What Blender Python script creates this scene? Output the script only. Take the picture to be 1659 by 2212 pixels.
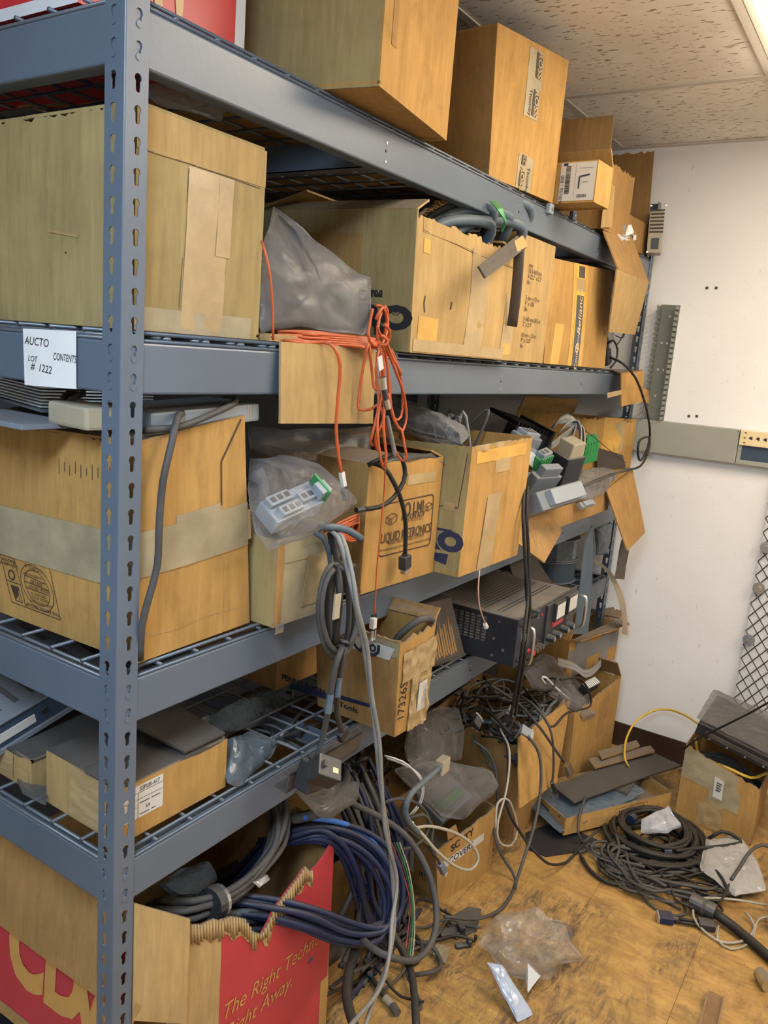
import bpy, bmesh, math, random
from mathutils import Vector, Matrix, noise
V = Vector
random.seed(7)
SC = bpy.context.scene
for o in list(bpy.data.objects): bpy.data.objects.remove(o)

# ------------------------------------------------------------------ camera
CAM_R = V((0.54853984, -0.83250021, 0.07776533))
CAM_D = V((-0.1218353, -0.17159785, -0.97760439))
CAM_F = V((0.82720022, 0.52678039, -0.19555616))
CAM_C = V((-0.72237, -0.89878, 1.53403))
FOC = 1727.92
cd = bpy.data.cameras.new('camera')
cam = bpy.data.objects.new('camera', cd)
SC.collection.objects.link(cam)
cam.matrix_world = Matrix(((CAM_R.x, -CAM_D.x, -CAM_F.x, CAM_C.x), (CAM_R.y, -CAM_D.y, -CAM_F.y, CAM_C.y), (CAM_R.z, -CAM_D.z, -CAM_F.z, CAM_C.z), (0, 0, 0, 1)))
cd.sensor_fit = 'VERTICAL'; cd.sensor_height = 36.0; cd.lens = FOC / 2212 * 36.0
cd.clip_start = 0.02; cd.clip_end = 50
SC.camera = cam

# ------------------------------------------------------------------ light and exposure
W = bpy.data.worlds.new('world'); SC.world = W; W.use_nodes = True
W.node_tree.nodes['Background'].inputs[0].default_value = (0.55, 0.72, 1.0, 1)
W.node_tree.nodes['Background'].inputs[1].default_value = 0.0
SC.view_settings.view_transform = 'Standard'; SC.view_settings.look = 'None'
SC.view_settings.gamma = 1.0; SC.view_settings.use_curve_mapping = False
SC.view_settings.exposure = 1.08
WARM = (1.0, 0.87, 0.68); WARM_E = 6.6      # fluorescent troffer above the aisle
COOL = (0.62, 0.80, 1.0); COOL_E = 18.0       # daylight tubes nearer the door behind the camera
FILL = (1.0, 0.88, 0.72); FILL_E = 9.0         # unseen fill troffer added to even out the light

# ------------------------------------------------------------------ helpers
def U(u, v, ax='y', val=0.0):
    """point of the room seen at u,v of the 1659x2212 frame, on the plane ax = val"""
    d = CAM_R * ((u - 829.5) / FOC) + CAM_D * ((v - 1106) / FOC) + CAM_F
    i = 'xyz'.index(ax)
    return CAM_C + d * ((val - CAM_C[i]) / d[i])
def pts(lst):
    r = []
    for q in lst:
        if isinstance(q, Vector): r.append(q)
        elif len(q) == 4: r.append(U(*q))
        else: r.append(U(q[0], q[1], 'y', q[2]))
    return r
WL = {}
COL = SC.collection
def setp(o, label=None, cat=None, group=None, kind=None):
    if label: o['label'] = label
    if cat: o['category'] = cat
    if group: o['group'] = group
    if kind: o['kind'] = kind
    return o
def empty(name, loc, label=None, cat=None, group=None):
    o = bpy.data.objects.new(name, None); COL.objects.link(o)
    o.empty_display_size = 0.05
    o.location = loc; WL[o] = V(loc)
    return setp(o, label, cat, group)
def mk(name, verts, faces, mat, parent=None, smooth=False, label=None, cat=None, group=None, kind=None, mats=None, fm=None):
    verts = [V(v) for v in verts]
    n = len(verts)
    lo = V((min(v.x for v in verts), min(v.y for v in verts), min(v.z for v in verts)))
    hi = V((max(v.x for v in verts), max(v.y for v in verts), max(v.z for v in verts)))
    base = (lo + hi) / 2
    if parent is None: base.z = lo.z
    me = bpy.data.meshes.new(name)
    me.from_pydata([v - base for v in verts], [], faces)
    if mats:
        for m in mats: me.materials.append(m)
        for p, i in zip(me.polygons, fm): p.material_index = i
    else: me.materials.append(mat)
    if smooth:
        for p in me.polygons: p.use_smooth = True
    me.update()
    o = bpy.data.objects.new(name, me); COL.objects.link(o)
    if parent is not None:
        o.parent = parent; o.location = base - WL[parent]
    else: o.location = base
    WL[o] = base
    return setp(o, label, cat, group, kind)
class MB:
    """collects boxes, tubes and plates into one mesh"""
    def __init__(s): s.v = []; s.f = []
    def add(s, v, f):
        k = len(s.v); s.v += [V(q) for q in v]; s.f += [tuple(i + k for i in q) for q in f]; return s
    def box(s, lo, hi, mt=None):
        x0, y0, z0 = lo; x1, y1, z1 = hi
        v = [V(p) for p in ((x0,y0,z0),(x1,y0,z0),(x1,y1,z0),(x0,y1,z0),(x0,y0,z1),(x1,y0,z1),(x1,y1,z1),(x0,y1,z1))]
        if mt is not None: v = [mt @ p for p in v]
        return s.add(v, [(0,3,2,1),(4,5,6,7),(0,1,5,4),(1,2,6,5),(2,3,7,6),(3,0,4,7)])
    def cbox(s, lo, hi, c, mt=None):
        """box with chamfered vertical and horizontal edges"""
        bm = bmesh.new()
        bmesh.ops.create_cube(bm, size=1.0)
        for v in bm.verts: v.co = V([lo[i] + (v.co[i] + .5) * (hi[i] - lo[i]) for i in range(3)])
        bmesh.ops.bevel(bm, geom=list(bm.edges), offset=c, segments=2, profile=.6, affect='EDGES')
        bm.verts.index_update()
        v = [q.co.copy() for q in bm.verts]; f = [tuple(q.index for q in p.verts) for p in bm.faces]; bm.free()
        if mt is not None: v = [mt @ p for p in v]
        return s.add(v, f)
    def tube(s, path, r, sides=8, closed=False, cap=True, flat=1.0):
        P = [V(p) for p in path]; n = len(P)
        if n < 2: return s
        T = []
        for i in range(n):
            a = P[(i - 1) % n] if (closed or i > 0) else P[i]
            b = P[(i + 1) % n] if (closed or i < n - 1) else P[i]
            t = b - a
            T.append(t.normalized() if t.length > 1e-9 else V((0, 0, 1)))
        up = V((0, 0, 1)) if abs(T[0].z) < .9 else V((1, 0, 0))
        N = (up - T[0] * up.dot(T[0])).normalized()
        k = len(s.v)
        for i in range(n):
            N = N - T[i] * N.dot(T[i])
            N = N.normalized() if N.length > 1e-6 else T[i].orthogonal().normalized()
            B = T[i].cross(N)
            rr = r[i] if isinstance(r, (list, tuple)) else r
            for j in range(sides):
                a = 2 * math.pi * j / sides
                s.v.append(P[i] + (N * math.cos(a) * flat + B * math.sin(a)) * rr)
        m = n if closed else n - 1
        for i in range(m):
            i2 = (i + 1) % n
            for j in range(sides):
                j2 = (j + 1) % sides
                s.f.append((k + i * sides + j, k + i * sides + j2, k + i2 * sides + j2, k + i2 * sides + j))
        if cap and not closed:
            s.f.append(tuple(k + j for j in range(sides))[::-1])
            s.f.append(tuple(k + (n - 1) * sides + j for j in range(sides)))
        return s
    def cyl(s, a, b, r, sides=12, r2=None):
        return s.tube([a, b], [r, r if r2 is None else r2], sides)
    def build(s, name, mat, parent=None, **kw): return mk(name, s.v, s.f, mat, parent, **kw)
def spline(P, step=0.02):
    """Catmull-Rom through the points"""
    P = [V(p) for p in P]
    if len(P) == 2: return [P[0].lerp(P[1], i / 4) for i in range(5)]
    Q = [P[0] * 2 - P[1]] + P + [P[-1] * 2 - P[-2]]
    out = []
    for i in range(1, len(Q) - 2):
        a, b, c, d = Q[i - 1], Q[i], Q[i + 1], Q[i + 2]
        n = max(2, min(24, int((c - b).length / step)))
        for k in range(n):
            t = k / n
            out.append(0.5 * ((2 * b) + (c - a) * t + (2 * a - 5 * b + 4 * c - d) * t * t + (3 * b - a - 3 * c + d) * t ** 3))
    out.append(P[-1]); return out
def frame(o, x, z):
    """matrix with origin o, x axis x, z axis towards z"""
    x = V(x).normalized(); z = V(z); z = (z - x * z.dot(x)).normalized(); y = z.cross(x)
    return Matrix(((x.x, y.x, z.x, o[0]), (x.y, y.y, z.y, o[1]), (x.z, y.z, z.z, o[2]), (0, 0, 0, 1)))

# ------------------------------------------------------------------ materials
def newmat(name):
    m = bpy.data.materials.new(name); m.use_nodes = True
    nt = m.node_tree; b = nt.nodes['Principled BSDF']
    return m, nt, b
def L(nt, a, b): nt.links.new(a, b)
def noise_node(nt, scale, detail=4, rough=.6, stretch=None, coord='Object', dist=0):
    tc = nt.nodes.new('ShaderNodeTexCoord'); mp = nt.nodes.new('ShaderNodeMapping'); nz = nt.nodes.new('ShaderNodeTexNoise')
    if coord == 'Position':
        g = nt.nodes.new('ShaderNodeNewGeometry'); L(nt, g.outputs['Position'], mp.inputs['Vector'])
    else: L(nt, tc.outputs[coord], mp.inputs['Vector'])
    if stretch: mp.inputs['Scale'].default_value = stretch
    L(nt, mp.outputs['Vector'], nz.inputs['Vector'])
    nz.inputs['Scale'].default_value = scale; nz.inputs['Detail'].default_value = detail
    nz.inputs['Roughness'].default_value = rough; nz.inputs['Distortion'].default_value = dist
    return nz
def ramp(nt, src, p0, c0, p1, c1):
    r = nt.nodes.new('ShaderNodeValToRGB')
    e = r.color_ramp.elements
    e[0].position = p0; e[0].color = (*c0, 1); e[1].position = p1; e[1].color = (*c1, 1)
    L(nt, src, r.inputs['Fac']); return r
def mixc(nt, fac, a, b, mode='MIX'):
    m = nt.nodes.new('ShaderNodeMix'); m.data_type = 'RGBA'; m.blend_type = mode
    for k, q in ((0, fac), (6, a), (7, b)):
        if hasattr(q, 'type') and hasattr(q, 'is_linked'): L(nt, q, m.inputs[k])
        elif k == 0: m.inputs[0].default_value = q
        else: m.inputs[k].default_value = (*q, 1)
    return m.outputs[2]
def mul(c, k): return tuple(min(1, x * k) for x in c)
DUST = (0.15, 0.13, 0.11)
def M(name, col, rough=.6, metal=0.0, var=.15, scale=14, bump=0.0, bscale=60, dust=0.0, spec=.5, coat=0, dustcol=DUST, stretch=None, coord='Position'):
    m, nt, b = newmat(name)
    nz = noise_node(nt, scale, coord=coord, stretch=stretch)
    c = ramp(nt, nz.outputs['Fac'], .3, mul(col, 1 - var), .7, mul(col, 1 + var)).outputs['Color']
    if dust > 0:
        g = nt.nodes.new('ShaderNodeNewGeometry'); sp = nt.nodes.new('ShaderNodeSeparateXYZ'); L(nt, g.outputs['Normal'], sp.inputs[0])
        mr = nt.nodes.new('ShaderNodeMapRange'); mr.inputs[1].default_value = .15; mr.inputs[2].default_value = .95; mr.inputs[3].default_value = 0; mr.inputs[4].default_value = dust
        L(nt, sp.outputs['Z'], mr.inputs[0])
        n2 = noise_node(nt, 9, coord='Position'); r2 = ramp(nt, n2.outputs['Fac'], .3, (.55, .55, .55), .6, (1, 1, 1))
        mm = nt.nodes.new('ShaderNodeMath'); mm.operation = 'MULTIPLY'; L(nt, mr.outputs[0], mm.inputs[0]); L(nt, r2.outputs['Color'], mm.inputs[1])
        c = mixc(nt, mm.outputs[0], c, dustcol)
    L(nt, c, b.inputs['Base Color'])
    b.inputs['Roughness'].default_value = rough; b.inputs['Metallic'].default_value = metal
    b.inputs['Specular IOR Level'].default_value = spec; b.inputs['Coat Weight'].default_value = coat
    if bump > 0:
        n3 = noise_node(nt, bscale, coord=coord); bp = nt.nodes.new('ShaderNodeBump')
        bp.inputs['Strength'].default_value = bump; bp.inputs['Distance'].default_value = .004
        L(nt, n3.outputs['Fac'], bp.inputs['Height']); L(nt, bp.outputs['Normal'], b.inputs['Normal'])
    return m
def cardboard(name, col, dirt=.5, dust=.8, flute=.25):
    m, nt, b = newmat(name)
    n1 = noise_node(nt, 5, 5, .6, coord='Position'); c = ramp(nt, n1.outputs['Fac'], .3, mul(col, .86), .72, mul(col, 1.1)).outputs['Color']
    n2 = noise_node(nt, 60, 3, .7, stretch=(1, 1, .12), coord='Position'); s = ramp(nt, n2.outputs['Fac'], .3, (.80, .80, .80), .7, (1.08, 1.08, 1.08)).outputs['Color']
    c = mixc(nt, 1.0, c, s, 'MULTIPLY')
    n4 = noise_node(nt, 9, 6, .75, coord='Position', dist=.6); d = ramp(nt, n4.outputs['Fac'], .54, (0, 0, 0), .78, (1, 1, 1)).outputs['Color']
    fm = nt.nodes.new('ShaderNodeMath'); fm.operation = 'MULTIPLY'; L(nt, d, fm.inputs[0]); fm.inputs[1].default_value = dirt
    c = mixc(nt, fm.outputs[0], c, mul(col, .45))
    g = nt.nodes.new('ShaderNodeNewGeometry'); sp = nt.nodes.new('ShaderNodeSeparateXYZ'); L(nt, g.outputs['Normal'], sp.inputs[0])
    mr = nt.nodes.new('ShaderNodeMapRange'); mr.inputs[1].default_value = .4; mr.inputs[2].default_value = .95; mr.inputs[3].default_value = 0; mr.inputs[4].default_value = dust
    L(nt, sp.outputs['Z'], mr.inputs[0]); c = mixc(nt, mr.outputs[0], c, DUST)
    L(nt, c, b.inputs['Base Color']); b.inputs['Roughness'].default_value = .88; b.inputs['Specular IOR Level'].default_value = .25
    n3 = noise_node(nt, 40, 3, .6, stretch=(1, 1, .05), coord='Position'); bp = nt.nodes.new('ShaderNodeBump')
    bp.inputs['Strength'].default_value = flute; bp.inputs['Distance'].default_value = .003
    L(nt, n3.outputs['Fac'], bp.inputs['Height']); L(nt, bp.outputs['Normal'], b.inputs['Normal'])
    return m
def film(name, col, opac=.42, rough=.14, dusty=.25, spec=.6):
    m, nt, b = newmat(name)
    b.inputs['Base Color'].default_value = (*col, 1); b.inputs['Roughness'].default_value = rough; b.inputs['Specular IOR Level'].default_value = spec
    tr = nt.nodes.new('ShaderNodeBsdfTransparent'); mx = nt.nodes.new('ShaderNodeMixShader')
    nz = noise_node(nt, 18, 4, .6, coord='Position', dist=.8)
    r = nt.nodes.new('ShaderNodeMapRange'); r.inputs[1].default_value = .3; r.inputs[2].default_value = .7; r.inputs[3].default_value = max(0, opac - dusty / 2); r.inputs[4].default_value = min(1, opac + dusty / 2)
    L(nt, nz.outputs['Fac'], r.inputs[0])
    lw = nt.nodes.new('ShaderNodeLayerWeight'); lw.inputs[0].default_value = .5; fr = nt.nodes.new('ShaderNodeMath'); fr.operation = 'POWER'; fr.inputs[1].default_value = 4.0; L(nt, lw.outputs['Facing'], fr.inputs[0])
    ad = nt.nodes.new('ShaderNodeMath'); ad.operation = 'ADD'; ad.use_clamp = True
    L(nt, r.outputs[0], ad.inputs[0]); L(nt, fr.outputs[0], ad.inputs[1])
    L(nt, ad.outputs[0], mx.inputs[0]); L(nt, tr.outputs[0], mx.inputs[1]); L(nt, b.outputs[0], mx.inputs[2])
    n2 = noise_node(nt, 30, 3, .5, coord='Position', dist=1.2); bp = nt.nodes.new('ShaderNodeBump'); bp.inputs['Strength'].default_value = .35; bp.inputs['Distance'].default_value = .006
    L(nt, n2.outputs['Fac'], bp.inputs['Height']); L(nt, bp.outputs['Normal'], b.inputs['Normal'])
    L(nt, mx.outputs[0], nt.nodes['Material Output'].inputs['Surface'])
    return m
def emit(name, col, e):
    m, nt, b = newmat(name)
    b.inputs['Base Color'].default_value = (.8, .8, .8, 1); b.inputs['Emission Color'].default_value = (*col, 1); b.inputs['Emission Strength'].default_value = e
    return m

m_steel = M('grey_enamel', (.098, .124, .160), .34, 0, .10, 3, .05, 90, dust=.35, dustcol=(.15, .155, .17), spec=.5)
m_wire = M('grey_wire_coat', (.10, .115, .135), .35, .2, .15, 12, dust=.5, dustcol=(.12, .115, .11))
m_card = cardboard('cardboard_kraft', (.425, .243, .075))
m_cardd = cardboard('cardboard_worn_shaded', (.35, .200, .070), .5)  # darker kraft for worn board; on side panels it is painted shade
m_carda = cardboard('cardboard_olive', (.335, .25, .108), .3)  # greyer board; as a side panel it paints the cooler light there
m_cardin = cardboard('cardboard_inside', (.34, .20, .075), .3)
m_cardp = cardboard('cardboard_pale', (.415, .275, .115), .25)
m_tape = M('packing_tape', (.37, .26, .125), .38, 0, .12, 20, .35, 30, dust=.5, spec=.6)
m_tapeg = M('dusty_packing_tape', (.31, .255, .155), .45, 0, .2, 14, .4, 26, dust=.5)
m_tapey = M('amber_tape', (.55, .31, .06), .4, 0, .15, 20, .3, 30)
m_paper = M('white_paper', (.72, .71, .68), .7, 0, .04, 8)
m_label = M('white_label', (.54, .52, .48), .55, 0, .05, 10)
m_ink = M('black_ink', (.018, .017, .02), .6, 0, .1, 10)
m_inkb = M('blue_ink', (.016, .024, .062), .6, 0, .1, 10)
m_inkbrown = M('brown_ink', (.06, .03, .018), .7, 0, .1, 10)
m_red = M('red_print', (.42, .035, .045), .5, 0, .10, 6)
m_redg = M('red_gloss_print', (.55, .03, .035), .35, 0, .06, 6)
m_white = M('white_print', (.62, .62, .62), .5, 0, .04, 8)
m_cream = M('cream_print', (.75, .52, .28), .5, 0, .05, 8)
m_goldp = M('kraft_print', (.46, .24, .06), .8, 0, .1, 20)
m_black = M('black_plastic', (.022, .023, .026), .42, 0, .2, 20, dust=.55)
m_blackm = M('black_enamel_metal', (.02, .022, .028), .4, 0, .2, 10, dust=.75, dustcol=(.16, .145, .125))
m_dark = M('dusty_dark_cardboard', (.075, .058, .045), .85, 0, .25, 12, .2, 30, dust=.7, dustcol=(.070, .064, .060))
m_grey = M('grey_plastic', (.17, .19, .22), .5, 0, .1, 14, dust=.4)
m_lgrey = M('light_grey_plastic', (.26, .295, .33), .45, 0, .06, 14, dust=.3)
m_green = M('green_terminal', (.03, .24, .07), .45, 0, .15, 14, dust=.3)
m_metal = M('bright_metal', (.55, .54, .52), .28, 1.0, .1, 14, dust=.2)
m_beige = M('beige_plastic', (.36, .31, .22), .5, 0, .08, 14, dust=.4)
m_cgrey = M('grey_cable', (.068, .065, .062), .5, 0, .2, 22, dust=.6, dustcol=(.080, .068, .056), spec=.2)
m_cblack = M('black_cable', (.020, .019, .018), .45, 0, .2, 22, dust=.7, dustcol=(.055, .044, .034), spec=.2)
m_cblue = M('blue_cable', (.014, .022, .060), .4, 0, .25, 14, dust=.75, dustcol=(.070, .060, .056), spec=.25)
m_cbright = M('bright_blue_cable', (.03, .14, .50), .4, 0, .15, 14, dust=.2)
m_clight = M('light_grey_cable', (.20, .195, .18), .5, 0, .15, 22, dust=.4)
m_cteal = M('blue_grey_cable', (.085, .115, .14), .45, 0, .2, 18, dust=.6, dustcol=(.15, .14, .13), spec=.25)
m_orange = M('orange_fibre', (.46, .088, .022), .42, 0, .12, 22, dust=.45, dustcol=(.30, .13, .09), spec=.35)
m_yellow = M('yellow_cable', (.60, .38, .03), .4, 0, .1, 22)
m_cbeige = M('beige_cable', (.40, .36, .28), .5, 0, .1, 22, dust=.4)
m_film = film('clear_film', (.26, .26, .265), .17, .13, .2)
m_filmd = film('dusty_film', (.13, .122, .115), .45, .22, .3)
m_filmw = film('milky_film', (.20, .195, .20), .34, .28, .25, .35)
m_filmg = film('antistatic_film', (.10, .13, .16), .78, .18, .2)
m_strapg = M('blue_grey_strap', (.055, .08, .105), .6, 0, .15, 10, .2, 50, dust=.3, spec=.3)
m_strapt = M('tan_strap', (.32, .245, .16), .55, 0, .12, 10, .1, 50)
m_brass = M('silver_foil', (.50, .50, .50), .3, .8, .15, 18, .5, 30)
# ------------------------------------------------------------------ room
XW, YB, YF, XN, ZC = 2.47, 1.00, -2.60, -2.70, 2.362
def wallmat():
    m, nt, b = newmat('painted_wall')
    n1 = noise_node(nt, 2.2, 4, .6, coord='Position'); c = ramp(nt, n1.outputs['Fac'], .3, (.74, .725, .71), .7, (.82, .80, .785)).outputs['Color']
    n2 = noise_node(nt, 55, 2, .5, coord='Position', stretch=(1, 1, .45)); d = ramp(nt, n2.outputs['Fac'], .70, (0, 0, 0), .78, (1, 1, 1)).outputs['Color']
    fm = nt.nodes.new('ShaderNodeMath'); fm.operation = 'MULTIPLY'; L(nt, d, fm.inputs[0]); fm.inputs[1].default_value = .35
    c = mixc(nt, fm.outputs[0], c, (.34, .31, .29))
    L(nt, c, b.inputs['Base Color']); b.inputs['Roughness'].default_value = .6
    n3 = noise_node(nt, 120, 3, .6, coord='Position'); bp = nt.nodes.new('ShaderNodeBump'); bp.inputs['Strength'].default_value = .25; bp.inputs['Distance'].default_value = .002
    L(nt, n3.outputs['Fac'], bp.inputs['Height']); L(nt, bp.outputs['Normal'], b.inputs['Normal'])
    return m
def tilemat():
    m, nt, b = newmat('vinyl_floor_tile')
    n1 = noise_node(nt, 26, 5, .65, coord='Position', stretch=(1, .4, 1), dist=.9); c = ramp(nt, n1.outputs['Fac'], .34, (.30, .155, .042), .68, (.50, .295, .088)).outputs['Color']
    n2 = noise_node(nt, 2.6, 5, .65, coord='Position', dist=1.2); d = ramp(nt, n2.outputs['Fac'], .42, (0, 0, 0), .62, (1, 1, 1)).outputs['Color']
    n5 = noise_node(nt, 30, 4, .8, coord='Position', stretch=(.35, 1.2, 1), dist=1.5); d5 = ramp(nt, n5.outputs['Fac'], .40, (.12, .12, .12), .62, (1, 1, 1)).outputs['Color']
    d = mixc(nt, 1.0, d, d5, 'MULTIPLY')
    fm = nt.nodes.new('ShaderNodeMath'); fm.operation = 'MULTIPLY'; L(nt, d, fm.inputs[0]); fm.inputs[1].default_value = .92
    c = mixc(nt, fm.outputs[0], c, (.07, .048, .030))
    n4 = noise_node(nt, 90, 2, .5, coord='Position'); s = ramp(nt, n4.outputs['Fac'], .68, (0, 0, 0), .74, (1, 1, 1)).outputs['Color']
    f2 = nt.nodes.new('ShaderNodeMath'); f2.operation = 'MULTIPLY'; L(nt, s, f2.inputs[0]); f2.inputs[1].default_value = .6
    c = mixc(nt, f2.outputs[0], c, (.07, .05, .03))
    L(nt, c, b.inputs['Base Color'])
    r = ramp(nt, n2.outputs['Fac'], .4, (.42, .42, .42), .65, (.62, .62, .62)); L(nt, r.outputs['Color'], b.inputs['Roughness'])
    bp = nt.nodes.new('ShaderNodeBump'); bp.inputs['Strength'].default_value = .12; bp.inputs['Distance'].default_value = .002
    L(nt, n1.outputs['Fac'], bp.inputs['Height']); L(nt, bp.outputs['Normal'], b.inputs['Normal'])
    return m
def ceilmat():
    m, nt, b = newmat('fissured_ceiling_board')
    n1 = noise_node(nt, 3, 4, .6, coord='Position'); c = ramp(nt, n1.outputs['Fac'], .35, (.76, .71, .64), .65, (.87, .83, .77)).outputs['Color']
    n2 = noise_node(nt, 130, 2, .5, coord='Position', stretch=(1, .25, 1), dist=.3); d = ramp(nt, n2.outputs['Fac'], .635, (0, 0, 0), .67, (1, 1, 1)).outputs['Color']
    c = mixc(nt, d, c, (.33, .24, .14))
    L(nt, c, b.inputs['Base Color']); b.inputs['Roughness'].default_value = .9
    bp = nt.nodes.new('ShaderNodeBump'); bp.inputs['Strength'].default_value = .8; bp.inputs['Distance'].default_value = .004; bp.invert = True
    L(nt, d, bp.inputs['Height']); L(nt, bp.outputs['Normal'], b.inputs['Normal'])
    return m
m_wall = wallmat(); m_tile = tilemat(); m_ceil = ceilmat()
m_tbar = M('ceiling_bar_paint', (.60, .55, .48), .5, 0, .05, 5)
m_slab = M('floor_joint', (.06, .045, .03), .9, 0, .2, 30)
m_base = M('brown_vinyl_base', (.040, .022, .015), .4, 0, .2, 10)
m_rail = M('grey_green_raceway_paint', (.30, .30, .255), .45, 0, .05, 8)
m_railj = M('cream_jack_plate', (.72, .58, .33), .4, 0, .04, 8)
m_duct = M('grey_green_duct', (.17, .175, .145), .5, 0, .06, 8)
m_blue = M('dark_blue_panel', (.035, .055, .09), .4, 0, .1, 8)

fl = MB().box((XN, YF, -.06), (XW, YB, -.0025)).build('floor', m_slab, kind='structure')
tm = MB().cbox((-.1520, -.1520, 0), (.1520, .1520, .0045), .0006)
tme = None
i0 = int(math.floor((XN - 1.434) / .3048)); j0 = int(math.floor((YF + .356) / .3048))
for i in range(i0, 4):
    for j in range(j0, 5):
        x0, x1 = max(1.434 + i * .3048, XN), min(1.434 + (i + 1) * .3048, XW)
        y0, y1 = max(-.356 + j * .3048, YF), min(-.356 + (j + 1) * .3048, YB)
        if x1 - x0 < .02 or y1 - y0 < .02: continue
        full = x1 - x0 > .304 and y1 - y0 > .304
        if full and tme is not None:
            o = tme.copy(); COL.objects.link(o)
        else:
            o = mk('floor_tile', [v + V((0, 0, -.0045)) for v in MB().cbox((x0 + .0004, y0 + .0004, 0), (x1 - .0004, y1 - .0004, .0045), .0006).v], MB().cbox((0, 0, 0), (1, 1, 1), .1).f, m_tile, fl)
            if full: tme = o
        o.location = V(((x0 + x1) / 2, (y0 + y1) / 2, -.00225 + random.uniform(-.0002, .0002))) - WL[fl]
        o.parent = fl
def wall(name, lo, hi, m=None): return MB().box(lo, hi).build(name, m or m_wall, kind='structure')
wall('wall_end', (XW, YF, 0), (XW + .1, YB, ZC + .1)); wall('wall_back', (XN, YB, 0), (XW + .1, YB + .1, ZC + .1), M('back_wall_shade', (.10, .115, .135), .7, 0, .1, 3))  # back wall colour darkened to stand for shade behind the shelves
wall('wall_front', (XN, YF - .1, 0), (XW + .1, YF, ZC + .1)); wall('wall_near', (XN - .1, YF - .1, 0), (XN, YB + .1, ZC + .1))
MB().box((XW - .006, -.62, .0), (XW, YB, .102)).build('baseboard_end', m_base, kind='structure')
MB().box((XN, YB - .006, .0), (XW - .006, YB, .102)).build('baseboard_back', m_base, kind='structure')
ce = MB().box((XN, YF, ZC + .03), (XW, YB, ZC + .1)).build('ceiling', m_slab, kind='structure')
xs = [1.835 - 1.2192 * k for k in range(4)][::-1] + [XW]; xs = [XN] + [x for x in xs if x > XN + .05]
ys = [.19 - .6096 * k for k in range(-2, 6)][::-1]; ys = [YF] + [y for y in ys if YF + .05 < y < YB - .05] + [YB]
TROF = {}
for i in range(len(xs) - 1):
    for j in range(len(ys) - 1):
        a, b_, c, d = xs[i], xs[i + 1], ys[j], ys[j + 1]
        if abs(c + .4196 + .6096) < .02 and (abs(a - .6158) < .02 or abs(a + 1.8226) < .02):
            TROF['warm' if a > 0 else 'cool'] = (a, b_, c, d); continue
        if abs(c + .4196 + .6096 * 3) < .02 and abs(a - .6158) < .02: TROF['fill'] = (a, b_, c, d); continue
        MB().box((a + .006, c + .006, ZC + .002), (b_ - .006, d - .006, ZC + .018)).build('ceiling_tile', m_ceil, ce)
for x in xs[1:-1]: MB().box((x - .012, YF, ZC - .002), (x + .012, YB, ZC + .002)).build('grid_bar', m_tbar, ce)
for y in ys[1:-1]: MB().box((XN, y - .012, ZC - .0025), (XW, y + .012, ZC + .0015)).build('grid_bar', m_tbar, ce)
MB().box((XW - .022, YF, ZC - .004), (XW, YB, ZC + .001)).build('wall_angle', m_tbar, ce)
for key, colr, en, lab in (('warm', WARM, WARM_E, 'recessed fluorescent ceiling light with warm lens beside the shelving'), ('fill', FILL, FILL_E, 'unseen fill ceiling light added across the aisle to even out the light'), ('cool', COOL, COOL_E, 'recessed fluorescent ceiling light with cool lens near the door side')):
    a, b_, c, d = TROF[key]
    t = empty('ceiling_light', ((a + b_) / 2, (c + d) / 2, ZC), lab, 'light')
    f = MB()
    f.box((a + .013, c + .013, ZC - .004), (b_ - .013, c + .05, ZC + .03)); f.box((a + .013, d - .05, ZC - .004), (b_ - .013, d - .013, ZC + .03))
    f.box((a + .013, c + .05, ZC - .004), (a + .05, d - .05, ZC + .03)); f.box((b_ - .05, c + .05, ZC - .004), (b_ - .013, d - .05, ZC + .03))
    f.build('light_frame', m_tbar, t)
    MB().box((a + .052, c + .052, ZC - .030), (b_ - .052, d - .052, ZC + .010)).build('light_lens', emit('lens_' + key, colr, en), t)

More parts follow.
